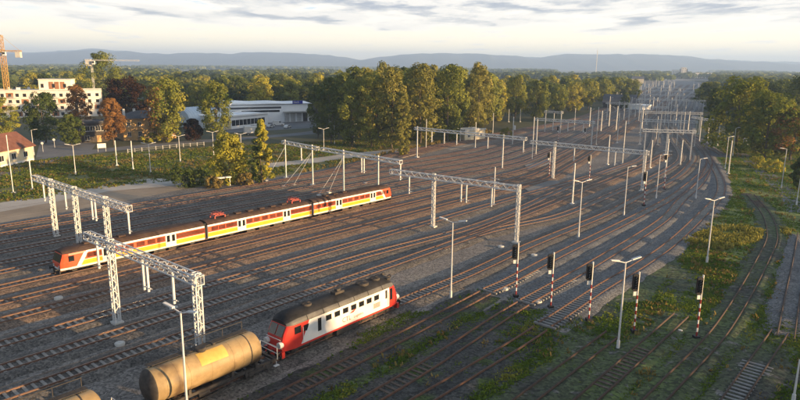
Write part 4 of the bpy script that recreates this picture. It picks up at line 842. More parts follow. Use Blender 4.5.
# tank wagons
def tank_wagon(s0, label, panel):
    t = thing('tank_wagon', label, 'tank wagon', -43.5*NV+s0*DV, RZ, 'yellowish tank wagons behind the diesel engine'); Lw = 12.6
    r = 1.42; zc = 2.72; x0, x1 = .95, 10.65
    b = MB('tank', 'dark'); N = 28; prof = [(x0-.42, .05), (x0-.36, .55), (x0-.22, 1.0), (x0, 1.33), (x0+.12, r)] + [(x0+.12+(x1-x0-.24)*k/6, r) for k in range(1, 6)] + [(x1-.12, r), (x1, 1.33), (x1+.22, 1.0), (x1+.36, .55), (x1+.42, .05)]
    rings = [[(x, rr*math.sin(2*math.pi*k/N), zc+rr*math.cos(2*math.pi*k/N)) for k in range(N)] for x, rr in prof]
    b.loft(rings, lambda i, j: 1 if i < 4 else 0, closed=True, smooth=True); b.add(rings[0], [tuple(range(N))], 1); b.add(rings[-1], [tuple(range(N))], 0); tk = b.build('tank', t); fix_normals(tk.data)
    for x in (2.9, 5.8, 8.8):
      b = MB('tank'); b.loft([[(x+o_, (r+dr)*math.sin(2*math.pi*k/N), zc+(r+dr)*math.cos(2*math.pi*k/N)) for k in range(N)] for o_, dr in ((-.05, 0), (-.03, .012), (.03, .012), (.05, 0))], 0, closed=True); b.build('weld_seam', tk)
    for x in (1.9, 3.9, 7.9, 9.6):
      b = MB('tank', 'dark'); b.loft([[(x+o_, (r+dr)*math.sin(2*math.pi*k/N), zc+(r+dr)*math.cos(2*math.pi*k/N)) for k in range(N)] for o_, dr in ((-.06, 0), (-.05, .016), (.05, .016), (.06, 0))], 1 if x > 8 else 0, closed=True)
      b.build('band', tk)
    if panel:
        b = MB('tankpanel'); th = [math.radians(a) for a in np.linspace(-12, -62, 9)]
        b.loft([[(x, -(r+.012)*math.sin(-a), zc+(r+.012)*math.cos(a)) for a in th] for x in (4.9, 7.4)], 0); o = b.build('sunlit_panel', tk)  # thin plate that carries the sunlit patch of the tank as its colour
    b = MB('dark')                                      # dome, walkway and rails on top
    b.cyl((5.6, 0, zc+r-.05), (5.6, 0, zc+r+.28), .42, n=14); b.cyl((4.4, 0, zc+r-.05), (4.4, 0, zc+r+.14), .22, n=10); b.cyl((6.9, .2, zc+r-.05), (6.9, .2, zc+r+.18), .16, n=8); b.build('manhole_dome', tk)
    b = MB('galv', 'dark'); 
    for k in range(4): b.box(1.2, 10.4, .28+.17*k, .40+.17*k, zc+r+.02, zc+r+.06, 1)
    for x in np.arange(1.5, 10.3, 1.4): b.box(x, x+.07, .25, .95, zc+r-.12, zc+r+.018, 1)
    wk = b.build('walkway', t)
    b = MB('dark')
    b.bar((4.4, .98, zc+r+.75), (10.3, .98, zc+r+.75), .045)
    for x in np.arange(4.4, 10.4, 1.95): b.bar((x, .98, zc+r+.0), (x, .98, zc+r+.75), .04)
    b.build('handrail', t)
    b = MB('galv')
    for y in (-.2, .2): b.bar((5.6+y, 1.5, 1.25), (5.6+y, 1.05, zc+r+.1), .05)
    for k in range(8): z = 1.4+k*.34; b.bar((5.4, 1.5-.055*k, z), (5.8, 1.5-.055*k, z), .04)
    b.build('ladder', t)
    b = MB('dark')
    for s in (-.95, .95): b.box(.2, Lw-.2, s-.1, s+.1, 1.02, 1.27)
    for x in (.2, 2.6, 6.1, 9.7, Lw-.4): b.box(x, x+.2, -.84, .84, 1.04, 1.25)
    for x in (1.5, 3.8, 7.8, 10.2):                     # saddles
        b.box(x-.12, x+.12, -1.15, 1.15, 1.275, 1.75)
    b.build('frame', t)
    b = MB('dark'); b.box(5.4, 7.6, -.5, .5, .55, .98); b.cyl((4.6, -.9, .8), (5.6, -.9, .8), .22, n=10); b.bar((3.6,-1.3,.62), (9.0,-1.3,.62), .05); b.bar((3.6,-1.3,.62), (3.6,-1.1,1.1), .04); b.bar((9,-1.3,.62), (9,-1.1,1.1), .04); b.build('brake_gear', t)
    b = MB('galv')
    for s in (-1.25, 1.25):
        b.bar((Lw-.25, s, 1.25), (Lw-.25, s, 2.35), .045)
    b.bar((Lw-.25, -1.25, 2.35), (Lw-.25, 1.25, 2.35), .045); b.bar((Lw-.25, -1.25, 1.8), (Lw-.25, 1.25, 1.8), .035)
    for s in (-1.35, 1.35): b.box(Lw-.7, Lw-.2, s-.15, s+.15, .75, .80); b.bar((Lw-.45, s, .78), (Lw-.45, s, 1.2), .04)
    b.build('end_rail', t)
    for e, x in ((-1, .2), (1, Lw-.2)):
        for y in (-.87, .87): b = MB('black'); b.cyl((x, y, 1.06), (x+e*.5, y, 1.06), .10, n=8); b.cyl((x+e*.5, y, 1.06), (x+e*.55, y, 1.06), .23, n=12); b.build('buffer', t)
    bogie(t, 2.1, 1.8); bogie(t, Lw-2.1, 1.8)
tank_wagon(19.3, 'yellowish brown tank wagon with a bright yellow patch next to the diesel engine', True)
tank_wagon(5.6, 'last tank wagon, cut off by the bottom edge of the picture', False)

# ------------------------------------------------------------------ buildings
def window_at(parent, b0, x, z, w, h, y=0.0, frame='white', sill=True):
    """a framed window standing in the facade plane y (facing -y); frame part with a recessed pane"""
    b = MB(frame); e = .07
    b.box(x-w/2, x-w/2+e, y-.05, y+.08, z, z+h); b.box(x+w/2-e, x+w/2, y-.05, y+.08, z, z+h); b.box(x-w/2+e, x+w/2-e, y-.05, y+.08, z, z+e); b.box(x-w/2+e, x+w/2-e, y-.05, y+.08, z+h-e, z+h)
    if w > .8: b.box(x-.03, x+.03, y-.045, y+.07, z+e, z+h-e)
    if sill: b.box(x-w/2-.08, x+w/2+.08, y-.14, y-.052, z-.08, z)
    f = b.build('window', parent); g = MB('glass'); g.box(x-w/2+e, x+w/2-e, y-.02, y-.008, z+e, z+h-e); g.build('pane', f); return f
def house(name, label, a, b_, depth, h, wall, roofm, kind='gable', rise=2.0, over=.4, group=None, cat='house', extra=0):
    a, b_ = Vector((*a, 0)), Vector((*b_, 0)); Lh = (b_-a).length+extra; t = thing(name, label, cat, a, math.atan2(b_.y-a.y, b_.x-a.x), group)
    w = MB(wall)
    if kind == 'gable':
        w.box(0, Lh, 0, depth, -.3, h)
        for x0, x1 in ((0, .25), (Lh-.25, Lh)): w.prism([(0.002, h), (depth-.002, h), (depth/2, h+rise-.05)], 'x', x0, x1)
    else: w.box(0, Lh, 0, depth, -.3, h)
    wl = w.build('wall', t); fix_normals(wl.data); r = MB(roofm)
    if kind == 'gable':
        k = rise/(depth/2)
        for s in (0, 1):
            y0, y1 = (-over, depth/2) if s == 0 else (depth+over, depth/2); z0 = h-over*k
            r.loft([[(x, y0, z0+.02), (x, y1, h+rise+.02), (x, y1, h+rise+.2), (x, y0, z0+.2)] for x in (-over, Lh+over)], 0, closed=True)
            for x in (-over, Lh+over): r.add([(x, y0, z0+.02), (x, y1, h+rise+.02), (x, y1, h+rise+.2), (x, y0, z0+.2)], [(0,1,2,3)])
    elif kind == 'hip':
        i_ = min(depth/2, Lh/2); z = h+.02
        r.add([(-over,-over,z),(Lh+over,-over,z),(Lh+over,depth+over,z),(-over,depth+over,z),(i_,depth/2,h+rise),(Lh-i_,depth/2,h+rise)], [(0,1,5,4),(1,2,5),(2,3,4,5),(3,0,4),(0,3,2,1)])
    else:
        r.box(-over, Lh+over, -over, depth+over, h+.003, h+.35)
        for s in (0, 1): r.box(-over, Lh+over, (-over if s == 0 else depth+over-.25), (-over+.25 if s == 0 else depth+over), h+.352, h+.7)
    rf = r.build('roof', t); fix_normals(rf.data); return t, Lh, wl, rf
def shift(p, q, back):                                   # not used for looks: a point moved back from a facade
    return p
# station house, long side towards the tracks
t, Lh, wl, rf = house('station_house', 'cream station house with a brown tiled roof cut by the left edge', (-106.5, 143.0), STATION[1], 10, 4.5, 'cream', 'tile', 'gable', 3.4, .6)
for k in range(6): window_at(wl, 0, Lh-3.2-k*4.6, 1.5, 1.7, 1.6)
b = MB('white'); b.box(Lh-.12, Lh+.03, -.06, .0, 0, 4.4); b.box(0, Lh, -.05, -.003, .0, .7); b.build('wall_trim', t)
b = MB('brick'); b.box(9, 9.8, 4.6, 5.4, 6.5, 9.0); b.box(8.9, 9.9, 4.5, 5.5, 9.0, 9.15); b.build('chimney', rf)
b = MB('bark'); b.box(6.6, 7.6, -.10, -.004, .1, 2.2); b.build('door', t)
# old ochre house
t, Lh, wl, rf = house('old_house', 'ochre two storey house with a dark low roof behind the orange tree', OCHRE[0], OCHRE[1], 12, 7.8, 'ochre', 'darkroof', 'hip', 2.4, .7)
for x in (2.0, 5.6, 9.4, 13.0, 16.4):
    window_at(wl, 0, x, 5.0, 1.2, 1.5); window_at(wl, 0, x if x != 9.4 else 10.9, 1.4, 1.2, 1.7)
b = MB('bark', 'ochre'); b.box(8.3, 9.6, -.12, -.004, .05, 2.5, 0); b.box(7.9, 10.0, -.9, -.125, 2.55, 2.75, 1); b.build('door', t)
b = MB('ochre'); b.box(-.05, Lh+.05, -.15, -.003, 3.75, 4.0); b.box(-.05, Lh+.05, -.18, -.003, 7.35, 7.75)
for x in (.1, Lh-.7): b.box(x, x+.6, -.10, -.003, 0, 3.74); b.box(x, x+.6, -.10, -.003, 4.01, 7.34)
b.build('facade_trim', t)
for x, y in ((1.5, 4), (5.5, 6), (11, 5), (14.5, 6.5)): b = MB('white', 'darkroof'); b.box(x-.4, x+.4, y-.35, y+.35, 8.2, 11.0, 0); b.box(x-.5, x+.5, y-.45, y+.45, 11.0, 11.15, 1); b.build('chimney', rf)
t, Lh, wl, rf = house('side_wing', 'dark low wing with a glazed upper floor left of the ochre house', WING[0], WING[1], 9, 6.6, 'dark', 'darkroof', 'flat', 0, .3, cat='building')
for k in range(5): window_at(wl, 0, .95+k*1.7, 3.9, 1.45, 1.8, frame='galv')
window_at(wl, 0, 2.4, .8, 1.6, 1.6, frame='galv'); b = MB('ochre'); b.box(5.4, 6.8, -.08, -.004, 0, 2.3); b.build('door', t)
# apartment block under construction
def flats(name, label, a, b_, depth, floors, cols, fh=3.1, top=.9, skip=()):
    t, Lh, wl, rf = house(name, label, a, b_, depth, floors*fh+.6, 'wallwhite', 'concrete', 'flat', 0, .05, cat='apartment block')
    for f in range(floors):
        for c in range(cols):
            x = (c+.5)*Lh/cols; z = .9+f*fh
            if (c*3+f) % 5 == 2: 
                b = MB('brick'); b.box(x-1.6, x+1.6, -.05, -.004, z-.3, z+2.0); pn = b.build('bare_panel', t); window_at(t, 0, x, z, 1.3, 1.5, -.055, 'bark', False)
            else: window_at(wl, 0, x, z, 1.5, 1.6, 0, 'bark', False)
    b = MB('concrete')
    for f in range(1, floors): b.box(0, Lh, -.10, -.003, f*fh+.28, f*fh+.46)
    b.build('floor_edge', t)
    for c in range(0, cols, 3):
        for f in range(1, floors):
            x = (c+1)*Lh/cols; b = MB('concrete', 'galv'); b.box(x-1.5, x+1.5, -1.4, -.103, f*fh+.3, f*fh+.45, 0)
            for k in range(9): b.bar((x-1.45+k*.3625, -1.36, f*fh+.45), (x-1.45+k*.3625, -1.36, f*fh+1.4), .05, m=1)
            b.bar((x-1.5, -1.36, f*fh+1.42), (x+1.5, -1.36, f*fh+1.42), .06, m=1); b.build('balcony', t)
    return t, Lh
t, Lh = flats('apartment_block', 'long white apartment block under construction below the yellow crane', FLATS[0], FLATS[1], 13, 4, 12)
b = MB('wallwhite'); b.box(Lh*.62, Lh*1.0-.3, 1.5, 11, 13.4, 18.6); pb = b.build('roof_storey', t)
b = MB('brick')
for k in range(3): b.box(Lh*.62+4.6+k*2.6, Lh*.62+6.6+k*2.6, 1.38, 1.496, 14.0, 17.6)
b.build('bare_panel', pb)
for k in range(3): window_at(pb, 0, Lh*.62+1.6+k*5.1, 14.6, 1.3, 2.0, 1.37 if k else 1.5, 'bark', False)
b = MB('concrete'); b.box(Lh*.62-.25, Lh-.05, 1.2, 11.3, 18.6, 18.95); b.build('roof_slab', pb)
for x, y, w in ((4, 3, 1.2), (9, 6, .9), (13.5, 4, 1.5), (17.5, 8, 1.0)): b = MB('white', 'concrete'); b.box(x, x+w, y, y+w, 13.1, 14.6, 0); b.box(x-.1, x+w+.1, y-.1, y+w+.1, 14.6, 14.75, 1); b.build('vent_stack', t)
flats('apartment_block', 'narrow white block of flats right of the construction site', FLATS2[0], FLATS2[1], 14, 4, 3)
# warehouse and sheds
a, b_ = Vector((*WARE[0], 0)), Vector((*WARE[1], 0)); Lh = (b_-a).length+4; t = thing('warehouse', 'long white warehouse with a wavy roof and a blue sign', 'warehouse', a, math.atan2(b_.y-a.y, b_.x-a.x))
b = MB('hallwhite'); b.box(0, Lh, 0, 22, -.3, 8.6); wl = b.build('wall', t)
b = MB('hallwhite'); n = 36; prof = [(k/n*(Lh+1)-.5, 9.5+.14*math.sin(k/n*Lh/17*math.pi*2+.6)-.9*k/n) for k in range(n+1)]
b.loft([[(x, -.6, 8.605), (x, -.6, z), (x, 11, z+.7), (x, 22.4, z), (x, 22.4, 8.605)] for x, z in prof], 0)
for x, z in (prof[0], prof[-1]): b.add([(x, -.6, 8.605), (x, -.6, z), (x, 11, z+.7), (x, 22.4, z), (x, 22.4, 8.605)], [(0,1,2,3,4)])
rf = b.build('roof', t); fix_normals(rf.data)
b = MB('darkroof'); b.box(0, Lh, -.62, -.602, 8.62, 8.80); b.box(0, Lh*.62, -.08, -.004, 6.6, 7.5); b.build('gutter', t)
b = MB('glass'); b.box(.6, Lh*.60, -.06, -.004, 5.0, 5.9); b.build('window_band', t)
for k in range(5):
    x = Lh*.66+k*3.1; b = MB('galv' if k != 3 else 'dark'); b.box(x, x+2.3, -.10, -.004, .1, 4.2); d = b.build('dock_door', t)
    b = MB('dark')
    for z in (1.0, 1.9, 2.8, 3.7): b.box(x+.05, x+2.25, -.115, -.102, z, z+.06)
    b.build('door_seam', d)
b = MB('signblue'); b.box(Lh-9.3, Lh-4.2, -.85, -.62, 8.7, 10.2); sg = b.build('sign', t)
lettering(sg, 'blach', Lh-8.9, 9.05, -.862, 1.35, 'white')
b = MB('concrete'); b.box(Lh*.64, Lh, -3.2, -.12, 4.9, 5.15); b.bar((Lh*.65,-3.1,0), (Lh*.65,-3.1,4.9), .2); b.bar((Lh-.2,-3.1,0), (Lh-.2,-3.1,4.9), .2); b.build('dock_canopy', t)
t, Lh, wl, rf = house('annex', 'low flat roofed annex with a dark window band in front of the warehouse', ANNEX[0], ANNEX[1], 14, 5.2, 'hallwhite', 'hallwhite', 'flat', 0, .5, cat='building')
for k in range(9): window_at(wl, 0, 5.2+k*2.35, 1.3, 2.1, 2.4, frame='dark', sill=False)
b = MB('cream'); b.box(.0, 3.6, -.14, -.003, 0, 5.15); b.build('corner_panel', t); window_at(t, 0, 1.8, 2.6, .9, 1.1, -.145, 'dark', False)
a, b_ = Vector((*SHED[0], 0)), Vector((*SHED[1], 0)); Lh = (b_-a).length; t = thing('arched_shed', 'pale blue arched shed behind the roadside trees', 'shed', a, math.atan2(b_.y-a.y, b_.x-a.x))
b = MB('shedblue'); n = 18; arcp = [(8-8*math.cos(math.pi*k/n), 3.0+5.2*math.sin(math.pi*k/n)) for k in range(n+1)]
ringp = [(0, 0)] + arcp + [(16, 0)]
for k in range(12): b.loft([[(x, y, z+d) for y, z in ringp] for x, d in ((Lh*k/12, 0), (Lh*(k+.46)/12, 0), (Lh*(k+.5)/12, .12), (Lh*(k+.96)/12, .12), (Lh*(k+1)/12, 0))], 0)
for x in (0, Lh): b.add([(x, y, z) for y, z in ringp], [tuple(range(len(ringp)))])
sh = b.build('shell', t); fix_normals(sh.data); b = MB('hallwhite'); b.box(2, 6, -.1, -.02, 0, 2.6); b.build('door', t)
house('low_shed', 'long low white shed beside the yard at the bend', LOWSHED[0], LOWSHED[1], 9, 3.0, 'hallwhite', 'hallwhite', 'flat', 0, .4, cat='shed')
t, Lh, wl, rf = house('barn', 'grey barn with a pitched roof among trees at the bend', (139, 432), (158, 424), 14, 4.0, 'dark', 'darkroof', 'gable', 5.0, .6, cat='barn')
b = MB('bark'); b.box(8, 11, -.1, -.004, 0, 3.2); b.build('door', t)
t, Lh, wl, rf = house('house', 'house with a reddish roof behind the trees at the right edge', (165, 247), (176, 240), 10, 6.0, 'cream', 'tile', 'gable', 4.5, .6)
for k in range(4): window_at(wl, 0, 1.8+k*3, 1.2, 1.2, 1.5); window_at(wl, 0, 1.8+k*3, 4.0, 1.2, 1.4)
t, Lh, wl, rf = house('track_cabin', 'small cream cabin behind the portal beam at the edge of the tall belt', CABIN[0], CABIN[1], 5, 3.6, 'cream', 'concrete', 'flat', 0, .2, cat='cabin')
window_at(wl, 0, 2.2, 1.2, 1.2, 1.2); window_at(wl, 0, Lh-2.0, 1.2, 1.2, 1.2); b = MB('bark'); b.box(Lh/2-.5, Lh/2+.5, -.06, -.004, 0, 2.2); b.build('door', t)
a, b_ = Vector((*TARP[0], 0)), Vector((*TARP[1], 0)); t = thing('open_shelter', 'green roofed open shelter on the grass at the end of the tree belt', 'shelter', a, math.atan2(b_.y-a.y, b_.x-a.x)); Lh = (b_-a).length
b = MB('tarp'); b.prism([(-.3, 2.6), (7.3, 3.3), (7.3, 3.42), (-.3, 2.72)], 'x', -.3, Lh+.3); rf = b.build('roof', t); fix_normals(rf.data)
for x in np.linspace(.1, Lh-.1, 5):
    for y, z in ((.1, 2.62), (7, 3.25)): b = MB('galv'); b.box(x-.08, x+.08, y-.08, y+.08, 0, z); b.build('post', t)
b = MB('dark'); b.box(.3, Lh-.3, 6.85, 6.91, 0, 2.4); b.build('back_panel', t)
# far houses that show between the trees
HL = ['small white house with a red roof far beyond the tree belt', 'pale far house with a grey roof beyond the trees', 'wide pale hall roof far beyond the trees']
for i, (x, y, L, h, k) in enumerate([(98,640,34,7,2),(140,700,26,7,2),(182,820,40,8,2),(-55,760,30,8,2),(-130,700,14,6,0),(-240,640,14,7,0),(-90,900,14,7,1),(10,820,30,8,2),(300,1250,36,9,2),(420,1150,20,8,1),(500,1000,16,7,0),(-330,560,18,8,1)]):
    house('house' if k != 2 else 'hall', HL[k], (x, y), (x+L*.95, y+L*.2*(-1)**i), 12 if k < 2 else 22, h, ('wallwhite','cream','hallwhite')[k], ('tile','darkroof','hallwhite')[k], 'gable', 4 if k < 2 else 2.5, .5, group='far houses beyond the trees' if k < 2 else 'far hall roofs', cat='house' if k < 2 else 'hall')
for i, (x, y, w, h, lab) in enumerate([(785,1780,12,29,'white tower block on the horizon above the yard neck'),(765,1790,16,22,'lower white block left of the white tower on the horizon'),(800,1820,18,25,'dark grey block right of the white tower on the horizon'),(812,1750,40,15,'wide pale block right of the towers on the horizon')]):
    t, Lh, wl, rf = house('tower_block', lab, (x, y), (x+w, y-w*.2), 14, h, 'wallwhite' if i != 2 else 'dark', 'concrete', 'flat', 0, .1, cat='tower block', group='far blocks on the horizon')
    for f in range(int(h/3.2)):
        for c in range(max(2, int(w/4.5))): window_at(wl, 0, (c+.5)*Lh/max(2, int(w/4.5)), 1+f*3.1, 2.2, 1.5, 0, 'dark', False)
b = MB('galv'); b.bar((0,0,0), (0,0,78), 1.5, 1.5); 
for z in range(6, 78, 6): b.box(-1.0, 1.0, -1.0, 1.0, z, z+.5)
b.cyl((0,0,78), (0,0,88), .35, .2, 6); tag(b.build('radio_mast', loc=(613, 2000, 0)), 'very tall thin radio mast on the horizon', 'radio mast')

# tower cranes
def tower_crane(x, y, z, label, m, jib, cj, rz, w, apex):
    t = thing('tower_crane', label, 'crane', (x, y, 0), rz, 'tower cranes'); b = MB(m); lattice(b, (0,0,0), (0,0,z), w, w, int(z/1.6), w*.07, w*.04); b.build('tower', t)
    b = MB(m); k = min(1, w/1.6); lattice(b, (0,0,z+.9), (jib,0,z+.9), 1.2*k, 1.1*k, int(abs(jib)/1.5), .11*k, .06*k); b.build('jib', t)
    b = MB(m); lattice(b, (0,0,z+.9), (cj,0,z+.9), 1.3, .6, 5, .12, .06); b.build('counter_jib', t)
    b = MB('concrete'); s = 1 if cj > 0 else -1; b.box(min(cj-s*2.6, cj-s*.2), max(cj-s*2.6, cj-s*.2), -.9, .9, z-2.2, z+.55); b.build('counterweight', t)
    b = MB(m); b.box(-w*.6, w*.6, -w*.6, w*.6, z, z+.55)
    if apex: lattice(b, (0,0,z+.6), (0,0,z+apex), w*.75, w*.75, 5, .10, .06); b.bar((0,0,z+apex), (jib*.7,0,z+1.6), .09); b.bar((0,0,z+apex), (cj*.9,0,z+1.4), .09)
    b.build('slewing_frame', t)
    b = MB('white', 'glass'); b.box(.9, 2.2, -1.9, -.7, z-1.3, z+.5, 0); b.box(.95, 2.15, -1.93, -1.902, z-.7, z+.3, 1); b.build('cab', t)
    b = MB('dark'); q = jib*.6; b.bar((q,0,z+.3), (q,0,z-6), .06); b.box(q-.3, q+.3, -.2, .2, z-6.8, z-6); b.build('hook', t)
tower_crane(-197.5, 316, 31.5, 'tall yellow tower crane over the construction site at the left edge', 'crane', -30, 9.0, R(3), 1.8, 8.5)
tower_crane(-168, 345, 27.6, 'slim pale tower crane with a long flat jib behind the flats', 'galv', 25, -3, R(6), .75, 0)

# vehicles and small things on the left
def van(x, y, rz, label, truck):
    t = thing('box_truck' if truck else 'delivery_van', label, 'truck' if truck else 'van', (x, y, 0), rz); b = MB('white')
    if truck:
        b.box(0, 5.6, -1.2, 1.2, 1.0, 3.5); b.build('cargo_box', t); b = MB('white'); b.prism([(5.75,.6),(7.7,.6),(7.7,1.5),(7.35,2.6),(5.75,2.7)], 'y', -1.15, 1.15); o = b.build('cab', t); fix_normals(o.data)
        b = MB('glass'); b.prism([(7.62,1.62),(7.66,1.62),(7.36,2.5),(7.31,2.5)], 'y', -1.0, 1.0); o = b.build('windscreen', t); fix_normals(o.data); xs = (1.3, 6.7); b = MB('dark'); b.box(0, 7.2, -.5, .5, .6, .98); b.build('chassis', t)
    else:
        b.prism([(0,.4),(5.2,.4),(5.2,1.1),(4.3,1.4),(3.6,2.3),(.2,2.35),(0,2.1)], 'y', -.95, .95); o = b.build('body', t); fix_normals(o.data)
        b = MB('glass'); b.prism([(4.22,1.46),(4.28,1.46),(3.64,2.25),(3.58,2.25)], 'y', -.82, .82); o = b.build('windscreen', t); fix_normals(o.data); xs = (.9, 4.2)
    for xx in xs:
        for s in (-1, 1): b = MB('tyre', 'galv'); b.cyl((xx, s*.98-.12, .42), (xx, s*.98+.12, .42), .42, n=14); b.cyl((xx, s*1.105-.01, .42), (xx, s*1.105+.01, .42), .22, n=10, m=1); b.build('wheel', t)
    b = MB('glass'); xx = (5.9, 6.9) if truck else (3.0, 3.6); z = (1.6, 2.4) if truck else (1.45, 2.1)
    for s in (-1, 1): ys = 1.151 if truck else .951; b.box(*xx, min(s*ys, s*(ys+.01)), max(s*ys, s*(ys+.01)), *z)
    b.build('side_window', t); b = MB('concrete'); 
    for s in (-.7, .7): b.cyl((xs[1]+1.0, s, .85), (xs[1]+1.02+(.0 if truck else .0), s, .85), .12, n=8)
    b.build('headlight', t)
van(MISC['van'][0]-3, MISC['van'][1]-2, R(10), 'white delivery van parked by the loading doors of the warehouse', False)
van(MISC['truck'][0]-3, MISC['truck'][1], R(25), 'white box truck parked behind the slim young tree by the lane', True)
# cars parked beside the warehouse
def car(x, y, rz, m, label):
    t = thing('parked_car', label, 'car', (x, y, 0), rz, 'cars parked at the warehouse'); b = MB(m)
    b.prism([(0,.35),(4.2,.35),(4.2,.8),(3.2,.95),(2.6,1.45),(1.0,1.45),(.25,.95),(0,.85)], 'y', -.85, .85); o = b.build('body', t); fix_normals(o.data)
    b = MB('glass')
    for s in (-1, 1): b.prism([(.5,.98),(2.95,.98),(2.5,1.38),(1.05,1.38)], 'y', min(s*.851, s*.86), max(s*.851, s*.86))
    o = b.build('window', t); fix_normals(o.data)
    for xx in (.8, 3.4):
        for s in (-1, 1): b = MB('tyre'); b.cyl((xx, s*.82-.1, .31), (xx, s*.82+.1, .31), .31, n=12); b.build('wheel', t)
for i, (dx, dy, m, lab) in enumerate([(-64,266,'dark','dark car parked nearest the annex'),(-58,272,'galv','silver car parked between the annex and the van'),(-50,270,'white','white car parked right of the silver car')]): car(dx, dy, R(60+7*i), m, lab)
def board(a, b_, z0, z1, label, m='white', legs=True, cat='sign'):
    a, b_ = Vector((*a, 0)), Vector((*b_, 0)); L = (b_-a).length; t = thing('sign_board', label, cat, a, math.atan2(b_.y-a.y, b_.x-a.x))
    q = MB(m); q.box(0, L, -.05, .05, z0, z1); q.build('panel', t)
    for x in (.12, L-.12): q = MB('pole'); q.cyl((x, .1, 0), (x, .1, z1-.1), .05, n=6); q.build('post', t)
board(MISC['board1'][0], MISC['board1'][1], 1.2, 2.6, 'white notice board on two posts at the roadside lawn')
a, b_ = [Vector((*q, 0)) for q in MISC['white_shelter']]; L = (b_-a).length+.6; t = thing('waiting_frame', 'small white open frame beside the tracks left of the young yellow tree', 'frame', a, math.atan2(b_.y-a.y, b_.x-a.x))
b = MB('white'); b.box(-.2, L+.2, -.5, .5, 1.95, 2.2); b.build('top', t)
for x in (.0, L): b = MB('white'); b.box(x-.06, x+.06, -.06, .06, 0, 1.95); b.build('post', t)
for (x, y), lab in (((-110.6, 191.1), 'small round road sign beside the station house lamp'), ((-112.1, 200.5), 'second small road sign farther along the side street')):
    t = thing('road_sign', lab, 'road sign', (x, y, 0), R(10)); b = MB('pole'); b.cyl((0,0,0), (0,0,2.8), .05, n=6); b.build('post', t); b = MB('white'); b.cyl((0,-.06,2.7), (0,-.09,2.7), .40, n=14); b.build('disc', t)
t = thing('post_fence', 'low fence of white posts between the lawn and the road', 'fence'); 
fp = smooth(MISC['fence'], 2.4)
for i, (p, d) in enumerate(fp): b = MB('concrete'); b.box(-.09, .09, -.09, .09, -.1, 1.25); b.build('post', t, loc=(p[0], p[1], 0))
b = MB('galv')
for z in (.5, 1.0):
    for i in range(len(fp)-1): b.bar((*fp[i][0], z), (*fp[i+1][0], z), .03)
b.build('wire', t)
x, y = MISC['tank']; t = thing('water_tank', 'small pale blue round tank at the foot of the huge dark tree', 'tank', (x, y, 0)); b = MB('shedblue'); b.cyl((0,0,.5), (0,0,2.7), 1.05, n=18); b.cyl((0,0,2.7), (0,0,3.1), 1.05, .2, n=18); b.build('shell', t)
for k in range(4): b = MB('galv'); b.box(-.08, .08, -.08, .08, 0, .6); b.build('leg', t, loc=(.7*math.cos(k*1.571), .7*math.sin(k*1.571), 0))
x, y = MISC['whitebox']; t = thing('cable_cabinet', 'white cable cabinet on the right grass slope beside the lane', 'cabinet', (x, y, 0), R(15)); b = MB('white'); b.box(-.9, .9, -.4, .4, .15, 1.3); b.build('case', t); b = MB('concrete'); b.box(-1, 1, -.5, .5, -.1, .149); b.build('plinth', t)
b = MB('galv'); b.box(-.9,-.0,-.415,-.402,.25,1.2); b.box(.03,.9,-.415,-.402,.25,1.2); b.build('door', t)

# ------------------------------------------------------------------ trees
def leaf_quads(cent, nrm, size, r):
    n = len(cent); a = np.cross(nrm, r.normal(size=(n, 3))); a /= np.linalg.norm(a, axis=1)[:, None]+1e-9; b = np.cross(nrm, a)
    s = size*(.6+.8*r.random(n))[:, None]; a *= s*.5; b *= s*.5*(.7+.5*r.random(n))[:, None]
    return np.stack([cent-a-b*.6, cent+a*.9-b, cent+a+b*.7, cent-a*.7+b], 1).reshape(-1, 3)
def crown(seed, h, rad, shape='round', nc=46, nl=80, leaf=.5, low=.22):
    r = np.random.default_rng(seed); V = []; T = []
    prof = {'round': lambda t: math.sin(math.pi*min(1, max(0, .06+.90*t)))**.55, 'tall': lambda t: (math.sin(math.pi*(.10+.86*t))**.6)*(1.0-.15*t), 'cone': lambda t: max(.05, (1-t)**.8*(1 if t > .12 else .5+4*t)), 'wide': lambda t: math.sin(math.pi*(.16+.80*t))**.45}[shape]
    lob = r.random(6)*6.28; la = r.random(6)*.5+.75
    for c in range(nc):
        t = (c+r.random())/nc; t = t**.9; ang = r.random()*6.28; k = .35+.62*r.random()**.5
        R_ = rad*prof(t)*(1+.16*math.sin(2*ang+lob[0])+.12*math.sin(3*ang+lob[1]+4*t)); z = h*(low+(1-low)*.96*t)
        ctr = np.array([math.cos(ang)*R_*k, math.sin(ang)*R_*k, z]); rc = (.20+.20*r.random())*rad*(1 if shape != 'cone' else .75)
        m = int(nl*(.6+.8*r.random())); d = r.normal(size=(m, 3)); d[:, 2] += .25; d /= np.linalg.norm(d, axis=1)[:, None]
        pos = ctr+d*(rc*(.70+.38*r.random(m)))[:, None]*np.array([1, 1, .78]); nn = d+r.normal(0, .24, (m, 3))+np.array([0, 0, .15]); nn /= np.linalg.norm(nn, axis=1)[:, None]
        V.append(leaf_quads(pos, nn, leaf, r)); T.append(np.clip(.46+r.normal(0, .15)+.10*d[:, 2]*0+r.normal(0, .05, m), 0, 1))
    V = np.concatenate(V); return V, np.arange(len(V)).reshape(-1, 4), np.concatenate(T)
